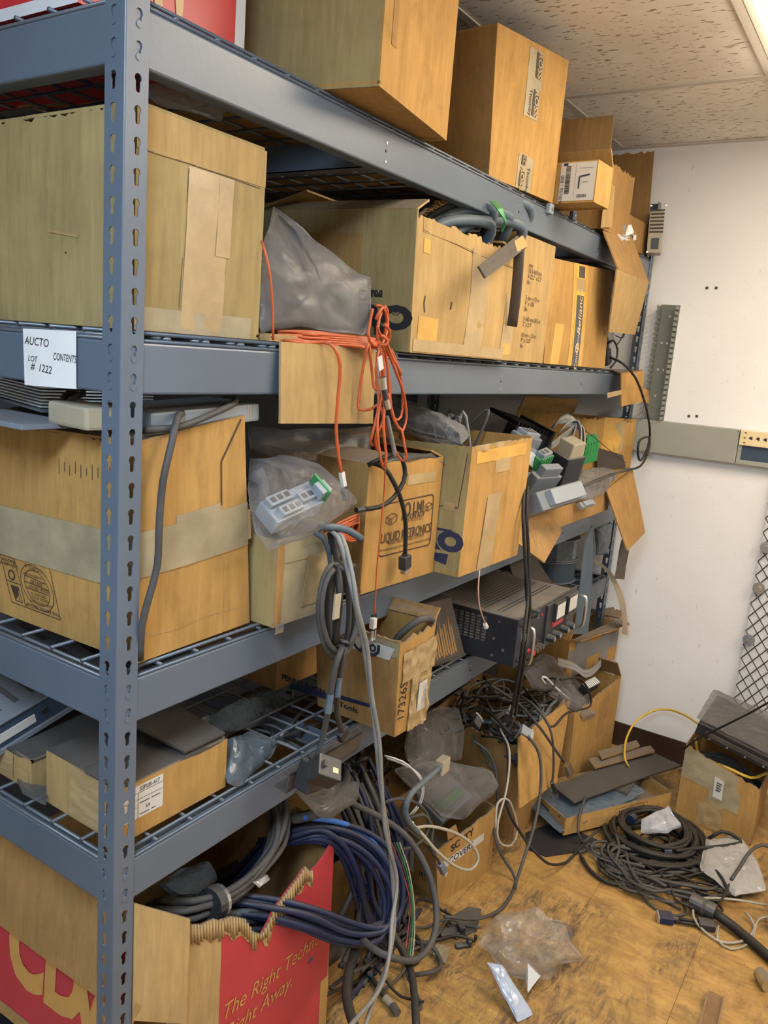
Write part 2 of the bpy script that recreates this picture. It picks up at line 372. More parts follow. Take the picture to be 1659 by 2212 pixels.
# ------------------------------------------------------------------ steel shelving unit
PZ = .0381
def zk(k): return (50.5 - k) * PZ
LX, DY, PH, PW = 2.4245, .90, 2.150, .0385
LV = (0, 11, 24, 32); CT, CB = .0159, .0561
DECK = [zk(k) + CT + .0165 for k in LV]
Z1, Z2, Z3, Z4 = DECK
def post_mesh():
    """perforated steel angle, corner at the origin, legs along +x and +y"""
    v, f = [], []
    def key(n=7):
        o = []
        for i in range(n + 1):
            a = math.radians(-50 + 280 * i / n); o.append((.0058 * math.cos(a), .0055 + .0058 * math.sin(a)))
        for i in range(n - 1):
            a = math.radians(180 + 180 * i / (n - 2)); o.append((.0036 * math.cos(a), -.0085 + .0036 * math.sin(a)))
        return o
    K = key(); n = len(K)
    for leg in (0, 1):
        def put(a, z): v.append(V((a, 0, z)) if leg == 0 else V((0, a, z))); return len(v) - 1
        zs = [zk(k) for k in range(50, -6, -1)]
        prev = None
        def rect(z0, z1):
            q = [put(.0022, z0), put(PW, z0), put(PW, z1), put(.0022, z1)]
            f.append(tuple(q) if leg == 0 else tuple(q[::-1]))
        rect(0, zs[0] - PZ / 2); rect(zs[-1] + PZ / 2, PH)
        for z in zs:
            lo, hi = z - PZ / 2, z + PZ / 2
            ki = [put(.0217 + a, z + b) for a, b in K]
            ob = []
            for a, b in K:                      # project the outline onto the cell border
                dx, dz = a, b
                sx = ((PW - .0217) if dx > 0 else (.0217 - .0022)) / max(abs(dx), 1e-6); sz = PZ / 2 / max(abs(dz), 1e-6)
                s = min(sx, sz); ob.append(put(.0217 + dx * s, z + dz * s))
            for i in range(n):
                j = (i + 1) % n
                q = (ki[i], ob[i], ob[j], ki[j]); f.append(q if leg == 0 else q[::-1])
            cr = {(.0022, lo): None, (PW, lo): None, (PW, hi): None, (.0022, hi): None}
            for (cx, cz) in cr:                 # corner triangles
                c = put(cx, cz); best = None
                for i in range(n):
                    j = (i + 1) % n
                    p, q2 = v[ob[i]], v[ob[j]]
                    pa, qa = (p.x if leg == 0 else p.y), (q2.x if leg == 0 else q2.y)
                    on = lambda a_, z_: (abs(a_ - cx) < 1e-6, abs(z_ - cz) < 1e-6)
                    o1, o2 = on(pa, p.z), on(qa, q2.z)
                    if (o1[0] and o2[1] and not o1[1]) or (o1[1] and o2[0] and not o1[0]): best = (i, j)
                if best:
                    q = (ob[best[0]], c, ob[best[1]]); f.append(q if leg == 0 else q[::-1])
    k = len(v); ch = [(.0022, 0), (.0010, .0003), (.0003, .0010), (0, .0022)]
    for a, b in ch: v += [V((a, b, 0)), V((a, b, PH))]
    for i in range(3): f.append((k + 2 * i + 2, k + 2 * i, k + 2 * i + 1, k + 2 * i + 3))
    return v, f
SH = empty('shelving_unit', (LX / 2, DY / 2, 0), 'grey steel boltless shelving unit with keyhole posts and wire decks', 'shelving')
pv, pf = post_mesh()
pm = bpy.data.meshes.new('post'); pm.from_pydata(pv, [], pf); pm.materials.append(m_steel); pm.update()
for (x, y, a) in ((0, 0, 0), (LX, 0, 90), (LX, DY, 180), (0, DY, 270)):
    o = bpy.data.objects.new('post', pm); COL.objects.link(o); o.parent = SH
    o.location = V((x, y, 0)) - WL[SH]; o.rotation_euler.z = math.radians(a); WL[o] = V((x, y, 0))
    sm = o.modifiers.new('thickness', 'SOLIDIFY'); sm.thickness = .0017; sm.offset = -1
def beam(a, b, inward, z, name):
    """folded channel from a to b at its outer face; rivets at both ends"""
    a, b, n = V(a), V(b), V(inward); d = (b - a).normalized()
    t, zt, zb = .0016, z + CT, z - CB
    prof = [(.022, zt - t), (.0035, zt), (.001, zt - .0012), (0, zt - .0035), (0, zb + .0035), (.001, zb + .0012), (.0035, zb), (.028, zb), (.028, zb + t), (.0045, zb + t), (t, zb + .004), (t, zt - .004), (.0045, zt - t), (.022, zt - 2 * t)]
    v = []; m = len(prof)
    for P in (a, b):
        for o_, z_ in prof: v.append(V((P.x, P.y, 0)) + n * o_ + V((0, 0, z_)))
    f = [(i, (i + 1) % m, m + (i + 1) % m, m + i) for i in range(m)] + [tuple(range(m))[::-1], tuple(range(m, 2 * m))]
    o = mk(name, v, f, m_steel, SH)
    for P, s in ((a, 1), (b, -1)):
        for dz in (0, -PZ):
            c = V((P.x, P.y, z + dz - .0078)) + d * s * (.0217 - .0022)
            r = MB().cyl(c + n * .001, c - n * .0033, .0052, 14, .0046).build('rivet', m_steel, o, smooth=False)
    return o
for li, k in enumerate(LV):
    z = zk(k)
    fb = beam((.0022, .0022, 0), (LX - .0022, .0022, 0), (0, 1, 0), z, 'front_beam')
    beam((LX - .0022, DY - .0022, 0), (.0022, DY - .0022, 0), (0, -1, 0), z, 'rear_beam')
    beam((.0022, DY - .0022, 0), (.0022, .0022, 0), (1, 0, 0), z, 'end_beam')
    beam((LX - .0022, .0022, 0), (LX - .0022, DY - .0022, 0), (-1, 0, 0), z, 'end_beam')
    for x in (.6, 1.206, 1.812):
        MB().box((x - .0015, .004, z - CB + .008), (x + .0015, DY - .004, z + .004)).box((x - .0015, .004, z - CB + .008), (x + .028, DY - .004, z - CB + .0096)).build('cross_brace', m_steel, SH)
        for dz in (.0, -.014, -.033):
            MB().cyl((x, .0035, z - .008 + dz), (x, .0008, z - .008 + dz), .0032, 10, .0026).build('bolt_head', m_metal if dz != -.014 else m_black, fb)
    w = MB(); zt = zk(k) + CT; r = .0031
    x = .012
    while x < LX: w.tube([(x, .004, zt + .0065), (x, DY - .004, zt + .0065)], r, 6); x += .0762
    y = .0135
    while y < DY: w.tube([(.006, y, zt + .0125), (LX - .006, y, zt + .0125)], r, 6); y += .0762
    w.tube([(.006, .0045, zt + .0022), (LX - .006, .0045, zt + .0022)], r * .9, 6); w.tube([(.0045, .006, zt + .0022), (.0045, DY - .006, zt + .0022)], r * .9, 6)
    w.build('wire_deck', m_wire, SH, smooth=True, kind='stuff')
# ------------------------------------------------------------------ cartons, tape, print
class Pan:
    """one sheet of board; a,b,c,d = lower left, lower right, upper right, upper left seen from outside"""
    def __init__(s, name, q, mat, parent, th=.0045, bulge=0.0, nx=12, ny=12, tear=0.0, seed=0, wob=.0015, teard=0.0, **kw):
        s.q = [V(p) for p in q]; a, b, c, d = s.q
        s.n = ((b - a) + (c - d)).cross((d - a) + (c - b)).normalized()
        s.bulge, s.wob, s.seed, s.parent = bulge, wob, seed * 7.3, parent
        s.w = ((b - a).length + (c - d).length) / 2; s.h = ((d - a).length + (c - b).length) / 2
        if tear > 0: nx = max(nx, int(s.w / .008))
        v, f = [], []
        rnd = random.Random(seed + 11)
        cut = [0] * (nx + 1)
        if tear > 0:
            for i in range(nx + 1):
                cut[i] = max(0, tear * (.5 + .9 * noise.noise(V((i * .9, seed * 3.1, 0))) + .7 * noise.noise(V((i * .23, seed * 1.7, 4))) + rnd.uniform(-.25, .25))) / s.h
        for side in (0, 1):
            for j in range(ny + 1):
                for i in range(nx + 1):
                    t = j / ny * (1 - cut[i]); v.append(s.pos(i / nx, t, -th * side))
        k = (nx + 1) * (ny + 1)
        for j in range(ny):
            for i in range(nx):
                p = j * (nx + 1) + i
                f.append((p, p + 1, p + nx + 2, p + nx + 1)); f.append((k + p, k + p + nx + 1, k + p + nx + 2, k + p + 1))
        ring = [i for i in range(nx + 1)] + [j * (nx + 1) + nx for j in range(1, ny + 1)] + [ny * (nx + 1) + i for i in range(nx - 1, -1, -1)] + [j * (nx + 1) for j in range(ny - 1, 0, -1)]
        for i in range(len(ring)):
            p, r = ring[i], ring[(i + 1) % len(ring)]
            f.append((p, k + p, k + r, r))
        s.ob = mk(name, v, f, mat, parent, **kw)
    def pos(s, u, t, off=0.0):
        a, b, c, d = s.q
        p = (a * (1 - u) + b * u) * (1 - t) + (d * (1 - u) + c * u) * t
        e = math.sin(math.pi * min(1, max(0, u))) * math.sin(math.pi * min(1, max(0, t)))
        w = noise.noise(V((u * 2.3 + s.seed, t * 2.3, s.seed))) * s.wob * (0.3 + e)
        return p + s.n * (s.bulge * e + w + off)
    def px(s, u, v):
        """u,t of the sheet where the photograph shows pixel u,v"""
        d = CAM_R * ((u - 829.5) / FOC) + CAM_D * ((v - 1106) / FOC) + CAM_F
        a, b, c, e = s.q; k = (a - CAM_C).dot(s.n) / d.dot(s.n); p = CAM_C + d * k - a
        X, Y = b - a, e - a; xx, xy, yy = X.dot(X), X.dot(Y), Y.dot(Y); px_, py_ = p.dot(X), p.dot(Y); D_ = xx * yy - xy * xy
        return ((px_ * yy - py_ * xy) / D_, (py_ * xx - px_ * xy) / D_)
    def quadpx(s, name, P, mat, off=.0011, par=None): return s.poly(name, [[s.px(*q) for q in P]], mat, off, par)
    def patch(s, name, u0, u1, t0, t1, mat, off=.0010, skew=0.0, n=10, par=None, wrinkle=.0003, label=None, th=.0005):
        """tape, label or print lying on the sheet"""
        v, f = [], []
        sd = random.random() * 50
        for L_ in (0, 1):
            for j in range(n + 1):
                for i in range(n + 1):
                    uu = u0 + (u1 - u0) * i / n + skew * (j / n); tt = t0 + (t1 - t0) * j / n
                    w = noise.noise(V((uu * 9 + sd, tt * 9, sd))) * wrinkle if L_ == 0 else -th
                    v.append(s.pos(uu, tt, off + w))
        k = (n + 1) ** 2
        for j in range(n):
            for i in range(n):
                p = j * (n + 1) + i; f.append((p, p + 1, p + n + 2, p + n + 1))
        ring = [i for i in range(n + 1)] + [j * (n + 1) + n for j in range(1, n + 1)] + [n * (n + 1) + i for i in range(n - 1, -1, -1)] + [j * (n + 1) for j in range(n - 1, 0, -1)]
        for i in range(len(ring)):
            p, r = ring[i], ring[(i + 1) % len(ring)]; f.append((p, k + p, k + r, r))
        return mk(name, v, f, mat, par or s.ob, label=label)
    def poly(s, name, loops, mat, off=.0011, par=None):
        """flat printed shapes given as lists of u,t"""
        v, f = [], []
        for lp in loops:
            k = len(v); v += [s.pos(u, t, off) for u, t in lp]; f.append(tuple(range(k, k + len(lp))))
        return mk(name, v, f, mat, par or s.ob)
    def line(s, ps, w):
        """printed stroke as quads (u,t list, width in metres) for poly()"""
        out = []
        for (u0, t0), (u1, t1) in zip(ps, ps[1:]):
            dx, dy = (u1 - u0) * s.w, (t1 - t0) * s.h; l = math.hypot(dx, dy) or 1
            nx, ny = -dy / l * w / 2 / s.w, dx / l * w / 2 / s.h
            out.append([(u0 - nx, t0 - ny), (u1 - nx, t1 - ny), (u1 + nx, t1 + ny), (u0 + nx, t0 + ny)])
        return out
    def frame_(s, u0, u1, t0, t1, w): return s.line([(u0, t0), (u1, t0), (u1, t1), (u0, t1), (u0, t0)], w)
    def ring(s, u, t, r, w, n=28, ax=1.0):
        return s.line([(u + r * ax * math.cos(2 * math.pi * i / n) / s.w, t + r * math.sin(2 * math.pi * i / n) / s.h) for i in range(n + 1)], w)
    def text(s, txt, u, t, size, mat, rot=0, align='CENTER', sx=1.0, shear=0.0, off=.0012, par=None, bold=0.0, name='lettering', label=None):
        cu = bpy.data.curves.new('t', 'FONT'); cu.body = txt; cu.size = size; cu.align_x = align; cu.align_y = 'CENTER'; cu.shear = shear; cu.resolution_u = 3; cu.offset = bold; cu.fill_mode = 'FRONT'
        ob = bpy.data.objects.new('t', cu); COL.objects.link(ob)
        me = bpy.data.meshes.new_from_object(ob.evaluated_get(bpy.context.evaluated_depsgraph_get()))
        ca, sa = math.cos(math.radians(rot)), math.sin(math.radians(rot))
        v = []
        for q in me.vertices:
            x, y = q.co.x * sx, q.co.y
            x, y = x * ca - y * sa, x * sa + y * ca
            v.append(s.pos(u + x / s.w, t + y / s.h, off))
        f = [tuple(p.vertices) for p in me.polygons]
        bpy.data.objects.remove(ob); bpy.data.curves.remove(cu); bpy.data.meshes.remove(me)
        if not f: return None
        return mk(name, v, f, mat, par or s.ob, label=label)
class Carton:
    """corrugated box. p0,p1: front bottom corners (x,y); D: depth; flaps: side -> (length, degrees out from straight up)"""
    def __init__(s, label, p0, p1, D, z0, h, mat=None, inner=None, group=None, flaps=None, closed=True, top=None, bulge=.004, tear=None, name='cardboard_box', cat='box', seed=1, sides='flbrd', mats=None, back=None):
        mat = mat or m_card; inner = inner or mat; tear = tear or {}; flaps = flaps or {}; mats = mats or {}
        p0 = V((p0[0], p0[1], z0)); p1 = V((p1[0], p1[1], z0)); d = (p1 - p0); dn = V((-d.y, d.x, 0)).normalized()
        if back: dn = V((back[0], back[1], 0)).normalized()
        c = [p0, p1, p1 + dn * D, p0 + dn * D]
        sh = top or [V((0, 0, 0))] * 4
        t = [q + V((0, 0, h)) + V(w) for q, w in zip(c, sh)]
        s.e = empty(name, (c[0] + c[2]) / 2, label, cat, group); s.c, s.t = c, t; s.P = {}
        idx = {'f': (0, 1), 'r': (1, 2), 'b': (2, 3), 'l': (3, 0)}
        nm = {'f': 'front_panel', 'r': 'side_panel', 'b': 'rear_panel', 'l': 'side_panel'}
        for k, (i, j) in idx.items():
            if k in sides: s.P[k] = Pan(nm[k], (c[i], c[j], t[j], t[i]), mats.get(k, mat), s.e, bulge=bulge, seed=seed + i, tear=tear.get(k, 0))
        if 'd' in sides: s.P['d'] = Pan('bottom_panel', (c[3], c[2], c[1], c[0]), mat, s.e, seed=seed, wob=0, th=.004)
        # lie the bottom above the ground plane
        if 'd' in sides: s.P['d'].ob.location.z += .004
        if closed:
            for (a, b, q) in ((0, 1, .5), (2, 3, .5)):
                m1 = t[b].lerp(t[(b + 1) % 4], .496); m0 = t[a].lerp(t[(a - 1) % 4], .496)
                s.P['t%d' % a] = Pan('top_flap', (t[a], t[b], m1, m0), mats.get('t', mat), s.e, seed=seed + 5 + a, wob=.002, tear=tear.get('t', 0))
        for k, fl_ in flaps.items():
            i, j = idx[k]; ln, ang = fl_[0], math.radians(fl_[1]); tw = fl_[2] if len(fl_) > 2 else 0.0; tr = fl_[3] if len(fl_) > 3 else 0.0
            a, b = t[i], t[j]; out = (b - a).cross(V((0, 0, 1))).normalized()
            dr = V((0, 0, 1)) * math.cos(ang) + out * math.sin(ang)
            dr2 = V((0, 0, 1)) * math.cos(ang + tw) + out * math.sin(ang + tw)
            g = (b - a).normalized() * min(.01, ln * .06)
            s.P['flap_' + k] = Pan('flap', (a, b, b + dr2 * ln - g, a + dr * ln + g), mats.get('flap', inner), s.e, seed=seed + 20 + i, wob=.004, bulge=.003, tear=tr)
    def inside(s, u, w, t):
        c, T = s.c, s.t
        lo = c[0].lerp(c[1], u).lerp(c[3].lerp(c[2], u), w); hi = T[0].lerp(T[1], u).lerp(T[3].lerp(T[2], u), w)
        return lo.lerp(hi, t)
def plate(name, poly, th, mat, parent=None, label=None, cat=None, group=None, wob=0.0, n=None, **kw):
    """a flat or slightly bent sheet cut to a polygon, with thickness"""
    P = [V(p) for p in poly]
    nn = V((0, 0, 0))
    for i in range(len(P)): nn += P[i].cross(P[(i + 1) % len(P)])
    nn = nn.normalized(); k = len(P)
    v = [p + nn * th / 2 for p in P] + [p - nn * th / 2 for p in P]
    f = [tuple(range(k)), tuple(range(2 * k - 1, k - 1, -1))] + [(i, k + i, k + (i + 1) % k, (i + 1) % k) for i in range(k)]
    return mk(name, v, f, mat, parent, label=label, cat=cat, group=group, **kw)
def ragged(a, b, n, amp, seed=0):
    a, b = V(a), V(b); r = random.Random(seed); d = (b - a).normalized(); o = []
    for i in range(n + 1):
        o.append(a.lerp(b, i / n) + V((r.uniform(-amp, amp), r.uniform(-amp, amp) * .3, r.uniform(-amp, amp))))
    return o
def pillow(name, outline, thick, mat, amp=.008, seed=1, N=44, R=9, label=None, cat=None, group=None, parent=None, nrm=None, freq=22, sag=0.0, smooth=False):
    """crumpled plastic bag with a given outline"""
    P = [V(p) for p in outline]; c = sum(P, V((0, 0, 0))) / len(P)
    nn = V((0, 0, 0))
    for i in range(len(P)): nn += (P[i] - c).cross(P[(i + 1) % len(P)] - c)
    nn = nn.normalized() if nrm is None else V(nrm).normalized()
    per = [0]
    for i in range(len(P)): per.append(per[-1] + (P[(i + 1) % len(P)] - P[i]).length)
    def at(s):
        s = s * per[-1]
        for i in range(len(P)):
            if s <= per[i + 1]: return P[i].lerp(P[(i + 1) % len(P)], (s - per[i]) / max(1e-9, per[i + 1] - per[i]))
        return P[0]
    E = [at((i + .0) / N) for i in range(N)]
    v, f = [], []
    for side in (1, -1):
        for r in range(R + 1):
            fr = r / R
            for i in range(N):
                if r == 0 and i > 0: continue
                p = c.lerp(E[i], fr)
                q = p * freq + V((seed * 3.7, seed, side * 2.0))
                n1 = 1 - 2 * abs(noise.noise(q)); n2 = 1 - 2 * abs(noise.noise(q * 2.1))
                off = side * thick * math.sqrt(max(0, 1 - fr ** 2.2)) + amp * (n1 * .7 + n2 * .4) * (.35 + .65 * (1 - fr))
                ed = noise.noise_vector(q * .8) * amp * .7 * fr
                v.append(p + nn * off + ed)
    per_side = 1 + R * N
    def ix(side, r, i): return side * per_side + (0 if r == 0 else 1 + (r - 1) * N + i % N)
    for side in (0, 1):
        for i in range(N):
            t = (ix(side, 0, 0), ix(side, 1, i), ix(side, 1, i + 1)); f.append(t if side == 0 else t[::-1])
            for r in range(1, R):
                t = (ix(side, r, i), ix(side, r + 1, i), ix(side, r + 1, i + 1), ix(side, r, i + 1)); f.append(t if side == 0 else t[::-1])
    for i in range(N):
        f.append((ix(0, R, i), ix(1, R, i), ix(1, R, i + 1), ix(0, R, i + 1)))
    return mk(name, v, f, mat, parent, smooth=smooth, label=label, cat=cat, group=group)
def cable(label, P, r, mat, name='cable', cat='cable', group=None, step=.018, sides=8, parent=None, flat=1.0):
    Q = [V((q.x, q.y, max(q.z, r + .0005))) for q in spline(pts(P), step)]
    o = MB().tube(Q, r, sides, flat=flat).build(name, mat, parent, smooth=True)
    return setp(o, label, None if parent else cat, group)
def with_plug(label, P, r, mat, plug, cat='cable', name='cable', group=None, pm=None, **kw):
    """a cable with one or more end fittings: Empty > cord, plug"""
    Q = pts(P); e = empty(name, Q[-1], label, cat, group)
    MB().tube([V((q.x, q.y, max(q.z, r + .0005))) for q in spline(Q, .018)], r, 8).build('cord', mat, e, smooth=True)
    t = (Q[-1] - Q[-2]).normalized()
    plug(e, Q[-1], t)
    return e
def plug_box(w, h, l, mat, tip=None, tm=None, boot=None, up=(0, -1, 0)):
    def fn(e, p, t):
        m = frame(p, t, V(up))
        if boot: MB().cyl(p - t * .004, p + t * boot, .5 * min(w, h) * .8, 10, .5 * min(w, h) * .55).build('strain_relief', mat, e)
        MB().cbox((0, -w / 2, -h / 2), (l, w / 2, h / 2), min(w, h) * .12, m).build('plug', mat, e)
        if tip: MB().box((l, -w * .36, -h * .32), (l + tip, w * .36, h * .32), m).build('contact_shell', tm or m_metal, e)
    return fn

# ================================================================== top shelf
c = Carton('glossy red and white box on the top shelf at the corner post', (.016, .115), (.330, .115), .76, Z1, .36, m_redg, bulge=.0, mats={'t': m_white}, seed=2)
l_ = c.P['l']; l_.patch('white_border', 0.0, 1, 0, .045, m_white, n=4); f_ = c.P['f']
f_.patch('white_border', .93, 1.0, 0, 1, m_white, n=4)
f_.text('TIAL!', .30, .13, .088, m_cream, sx=.9, bold=.004, rot=0)
c = Carton('large tan box overhanging the top shelf with a worn orange front', (.434, -.088), (.758, -.034), .80, Z1, .37, m_card, mats={'l': m_carda}, seed=3, bulge=.002)
l_ = c.P['l']; l_.patch('tape_strip', .30, .62, 0, 1, m_tapeg, wrinkle=.0012); l_.patch('tape_strip', .0, .07, .0, 1, m_tapey, wrinkle=.0006)
c.P['f'].patch('stain_patch', .1, .16, .2, .5, m_cardd, n=4)
c = Carton('tall orange box with printed sealing tape on the top shelf', (1.060, .020), (1.385, -.010), .80, Z1, .318, m_card, seed=4, bulge=.002, top=[(-.03, 0, .0), (.0, 0, .03), (0, 0, .03), (-.03, 0, 0)], mats={'l': m_cardd})
f_ = c.P['f']
tp = f_.patch('printed_tape', .40, .60, .50, .96, m_tapeg, skew=.03, wrinkle=.0012)
tp2 = f_.patch('printed_tape', .38, .60, .0, .24, m_tapeg, skew=.01, wrinkle=.0012)
for q in ([(.50, .52), (.58, .52), (.60, .70), (.52, .70)], [(.52, .78), (.60, .78), (.61, .95), (.53, .95)], [(.41, .02), (.48, .02), (.49, .13), (.42, .13)], [(.43, .17), (.49, .17), (.50, .235), (.43, .235)]): f_.poly('print_band', [q], m_dark, off=.0022)
f_.text('ROSS', .555, .61, .026, m_tape, rot=-90, off=.0032, bold=.0008); f_.text('ROSS', .57, .865, .026, m_tape, rot=-90, off=.0032, bold=.0008)
f_.text('ROSS', .45, .075, .024, m_tape, rot=-90, off=.0032, bold=.0008); f_.text('Thomby', .545, .08, .018, m_ink, rot=-90, off=.0024); f_.text('Thomby', .475, .60, .018, m_ink, rot=-90, off=.0024); f_.text('RO', .46, .2, .022, m_tape, rot=-90, off=.0032)
c = Carton('small open box with white barcode label, A30156 - 000, on the top shelf', (1.398, -.118), (1.500, -.124), .36, Z1 + .002, .104, m_card, closed=False, flaps={'r': (.05, -25), 'b': (.06, -20)}, seed=5, bulge=0)
f_ = c.P['l']
A0, A1 = .715, .99
def au(a): return A0 + (A1 - A0) * a
lb = f_.patch('barcode_label', au(0), au(1), .05, .97, m_label)
r_ = random.Random(3)
bars = []
t = .22
while t < .90:
    h = r_.choice((.006, .012, .02)); bars.append([(au(.16), t), (au(.30), t), (au(.30), t + h), (au(.16), t + h)]); t += h + r_.choice((.008, .014))
u = .54
while u < .80:
    h = r_.choice((.006, .012)); bars.append([(au(u), .12), (au(u + h), .12), (au(u + h), .20), (au(u), .20)]); u += h + .01
f_.poly('barcode', bars, m_ink, off=.0022, par=lb)
f_.poly('printed_lines', f_.line([(au(.56), .34), (au(.56), .62), (au(.84), .66)], .004) + f_.line([(au(.64), .48), (au(.8), .5)], .001) + f_.line([(au(.55), .82), (au(.95), .82)], .0006) + f_.line([(au(.44), .1), (au(.44), .97)], .0006) + f_.line([(au(.08), .93), (au(.2), .93)], .006), m_inkb, off=.0022, par=lb)
f_.text('A30156 - 000', au(.08), .33, .013, m_ink, rot=90, off=.0024, par=lb)
c = Carton('tall brown carton standing open on the top shelf past the barcode box', (1.775, -.012), (2.02, -.018), .32, Z1, .200, m_cardd, m_cardin, closed=False, flaps={'l': (.125, -3), 'b': (.10, 3)}, seed=6, bulge=.001, tear={'f': .01})
Pan('torn_paper', (U(1298, 492, 'y', -.020), U(1322, 490, 'y', -.024), U(1330, 392, 'y', -.024), U(1310, 380, 'y', -.018)), m_cardp, c.e, wob=.004, seed=66, tear=.02, th=.001)
c = Carton('open carton with an upright flap near the end wall on the top shelf', (2.06, .035), (2.372, .022), .26, Z1, .11, m_cardd, m_cardin, closed=False, flaps={'r': (.255, -3, 0, .01)}, seed=7, bulge=0)
# big flap hanging over the beam
e = empty('torn_cardboard', U(1350, 505, 'y', -.03), 'folded tan cardboard flap hanging over the top beam at the far end', 'cardboard')
Pan('upper_fold', (U(1336, 582, 'y', -.075), U(1402, 609, 'y', -.085), U(1362, 505, 'y', -.010), U(1304, 497, 'y', -.010)), m_cardd, e, wob=.004, seed=8)
Pan('hanging_fold', (U(1316, 717, 'y', -.045), U(1372, 723, 'y', -.050), U(1402, 609, 'y', -.085), U(1333, 581, 'y', -.075)), m_cardp, e, wob=.003, seed=9)
# loose power module on the far post
e = empty('power_module', (2.37, .035, Z1), 'slim vented metal power module leaning on the far post', 'device')
mt = frame(V((2.325, .002, Z1 + .004)), V((.25, -1, .05)), V((0, .05, 1)))
MB().cbox((0, 0, 0), (.05, .07, .145), .003, mt).build('case', m_beige, e)
for k in range(7): MB().box((.004, -.0015, .07 + k * .0125), (.051, .001, .076 + k * .0125), mt).build('vent_slot', m_dark, e)
MB().box((.014, -.0035, .014), (.040, .001, .052), mt).build('inlet_socket', m_black, e)
for q in ((-.002, .0, .0), (-.002, .0, .160), (.048, .0, .160)): MB().cbox((q[0], -.003, q[2]), (q[0] + .008, .001, q[2] + .007), .0015, mt).build('screw', m_metal, e)
e = empty('connector_bundle', U(1350, 520, 'y', .0), 'white wire connectors bundled on the top shelf beside the module', 'connector')
for k, (u, v_, s) in enumerate(((1352, 500, .022), (1342, 512, .013), (1362, 528, .014), (1345, 490, .014), (1368, 512, .012))):
    p = U(u, v_, 'y', -.012); MB().cbox((-s, -s * .5, -s * .7), (s, s * .5, s * .7), s * .15, frame(p, V((1, .4 * k - .6, .5)), V((0, .3, 1)))).build('plug_body', m_white if k % 2 == 0 else m_lgrey, e)
for k in range(4): MB().tube(spline([U(1322 + 4 * k, 506 - 3 * k, 'y', .0), U(1338, 508 + 4 * k, 'y', -.02), U(1360, 525 - 6 * k, 'y', -.02)]), .0022, 6).build('lead', m_white, e, smooth=True)
for (u, v_, lab) in ((1188, 452, 'clear'), (1238, 466, 'blue')):
    p = U(u, v_, 'y', -.004)
    e = empty('plastic_clip', p, 'small %s plastic clip caught on the top front beam' % lab, 'clip')
    MB().cbox((-.014, -.006, -.012), (.014, .006, .014), .002, Matrix.Translation(p)).build('clip_body', m_lgrey if lab == 'clear' else m_blue, e); MB().cyl(p + V((.0, -.008, 0)), p + V((0, .008, 0)), .004, 8).build('pin', m_metal, e)

# ================================================================== second shelf
c = Carton('big faded olive box on the second shelf at the corner post', (.045, .030), (.303, .030), .50, Z2, .300, m_carda, seed=10, bulge=.003, tear={'f': .008, 'l': .008}, closed=True)
f_ = c.P['f']; f_.patch('taped_band', 0, 1, .80, .985, m_cardp, skew=0, wrinkle=.0006); f_.patch('paper_tape', .33, .66, .02, .79, m_tape, skew=.03, wrinkle=.0012); f_.patch('paper_tape', .58, .70, .40, .79, m_tape, skew=.02, off=.0015)
f_.patch('tape_strip', 0, .92, .0, .11, m_tapeg, wrinkle=.0006)
f_.poly('crease', f_.line([(.02, .80), (.4, .80), (.95, .79)], .0012), m_inkbrown); f_.poly('crease', f_.line([(.315, .12), (.36, .78)], .001), m_inkbrown)
l_ = c.P['l']; l_.poly('scratch', l_.line([(.62, .45), (.76, .42)], .004), m_cardp); l_.poly('stain', [[(.70, .34), (.705, .34), (.705, .35), (.70, .35)]], m_ink)
pillow('plastic_bag', [U(322, 192, 'y', .06), U(405, 190, 'y', .10), U(490, 232, 'y', .12), U(478, 262, 'y', .06), U(400, 235, 'y', .045), U(322, 218, 'y', .045)], .012, m_filmd, .006, 3, label='dusty clear plastic bag lying on top of the big olive box', cat='bag', nrm=(0, 0, 1))
pillow('plastic_bag', [V((.07, .30, Z2 + .318)), V((.22, .30, Z2 + .318)), V((.2, .48, Z2 + .318)), V((.06, .48, Z2 + .318))], .012, m_filmd, .006, 4, label='dark crumpled plastic bag on the rear of the big olive box', cat='bag', nrm=(0, 0, 1))
# box that holds the orange fibre, mostly hidden by a film bag, long front flap hanging down
c = Carton('low tan box of orange fibre cable with its front flap hanging over the beam', (.312, .012), (.590, .010), .42, Z2, .012, m_cardp, m_cardp, closed=False, seed=12, bulge=0, flaps={}, mats={})
Pan('hanging_flap', (U(606, 915, 'y', -.018), U(806, 915, 'y', -.020), U(812, 752, 'y', -.006), U(607, 738, 'y', -.006)), m_cardp, c.e, wob=.003, seed=13, bulge=.002)
bagL2 = [(590, 442, .12), (625, 480, .08), (690, 530, .05), (765, 585, .02), (800, 600, .0), (797, 650, -.012), (798, 700, -.016), (780, 725, -.010), (720, 722, .0), (650, 708, .02), (590, 712, .03), (563, 722, .03), (560, 640, .04), (565, 520, .06)]
pillow('plastic_bag', pts(bagL2), .016, m_filmw, .012, 5, N=60, R=14, freq=11, label='large milky plastic bag drooping over orange fibre cable on the second shelf', cat='bag', nrm=(-.3, -.9, .3), smooth=True)
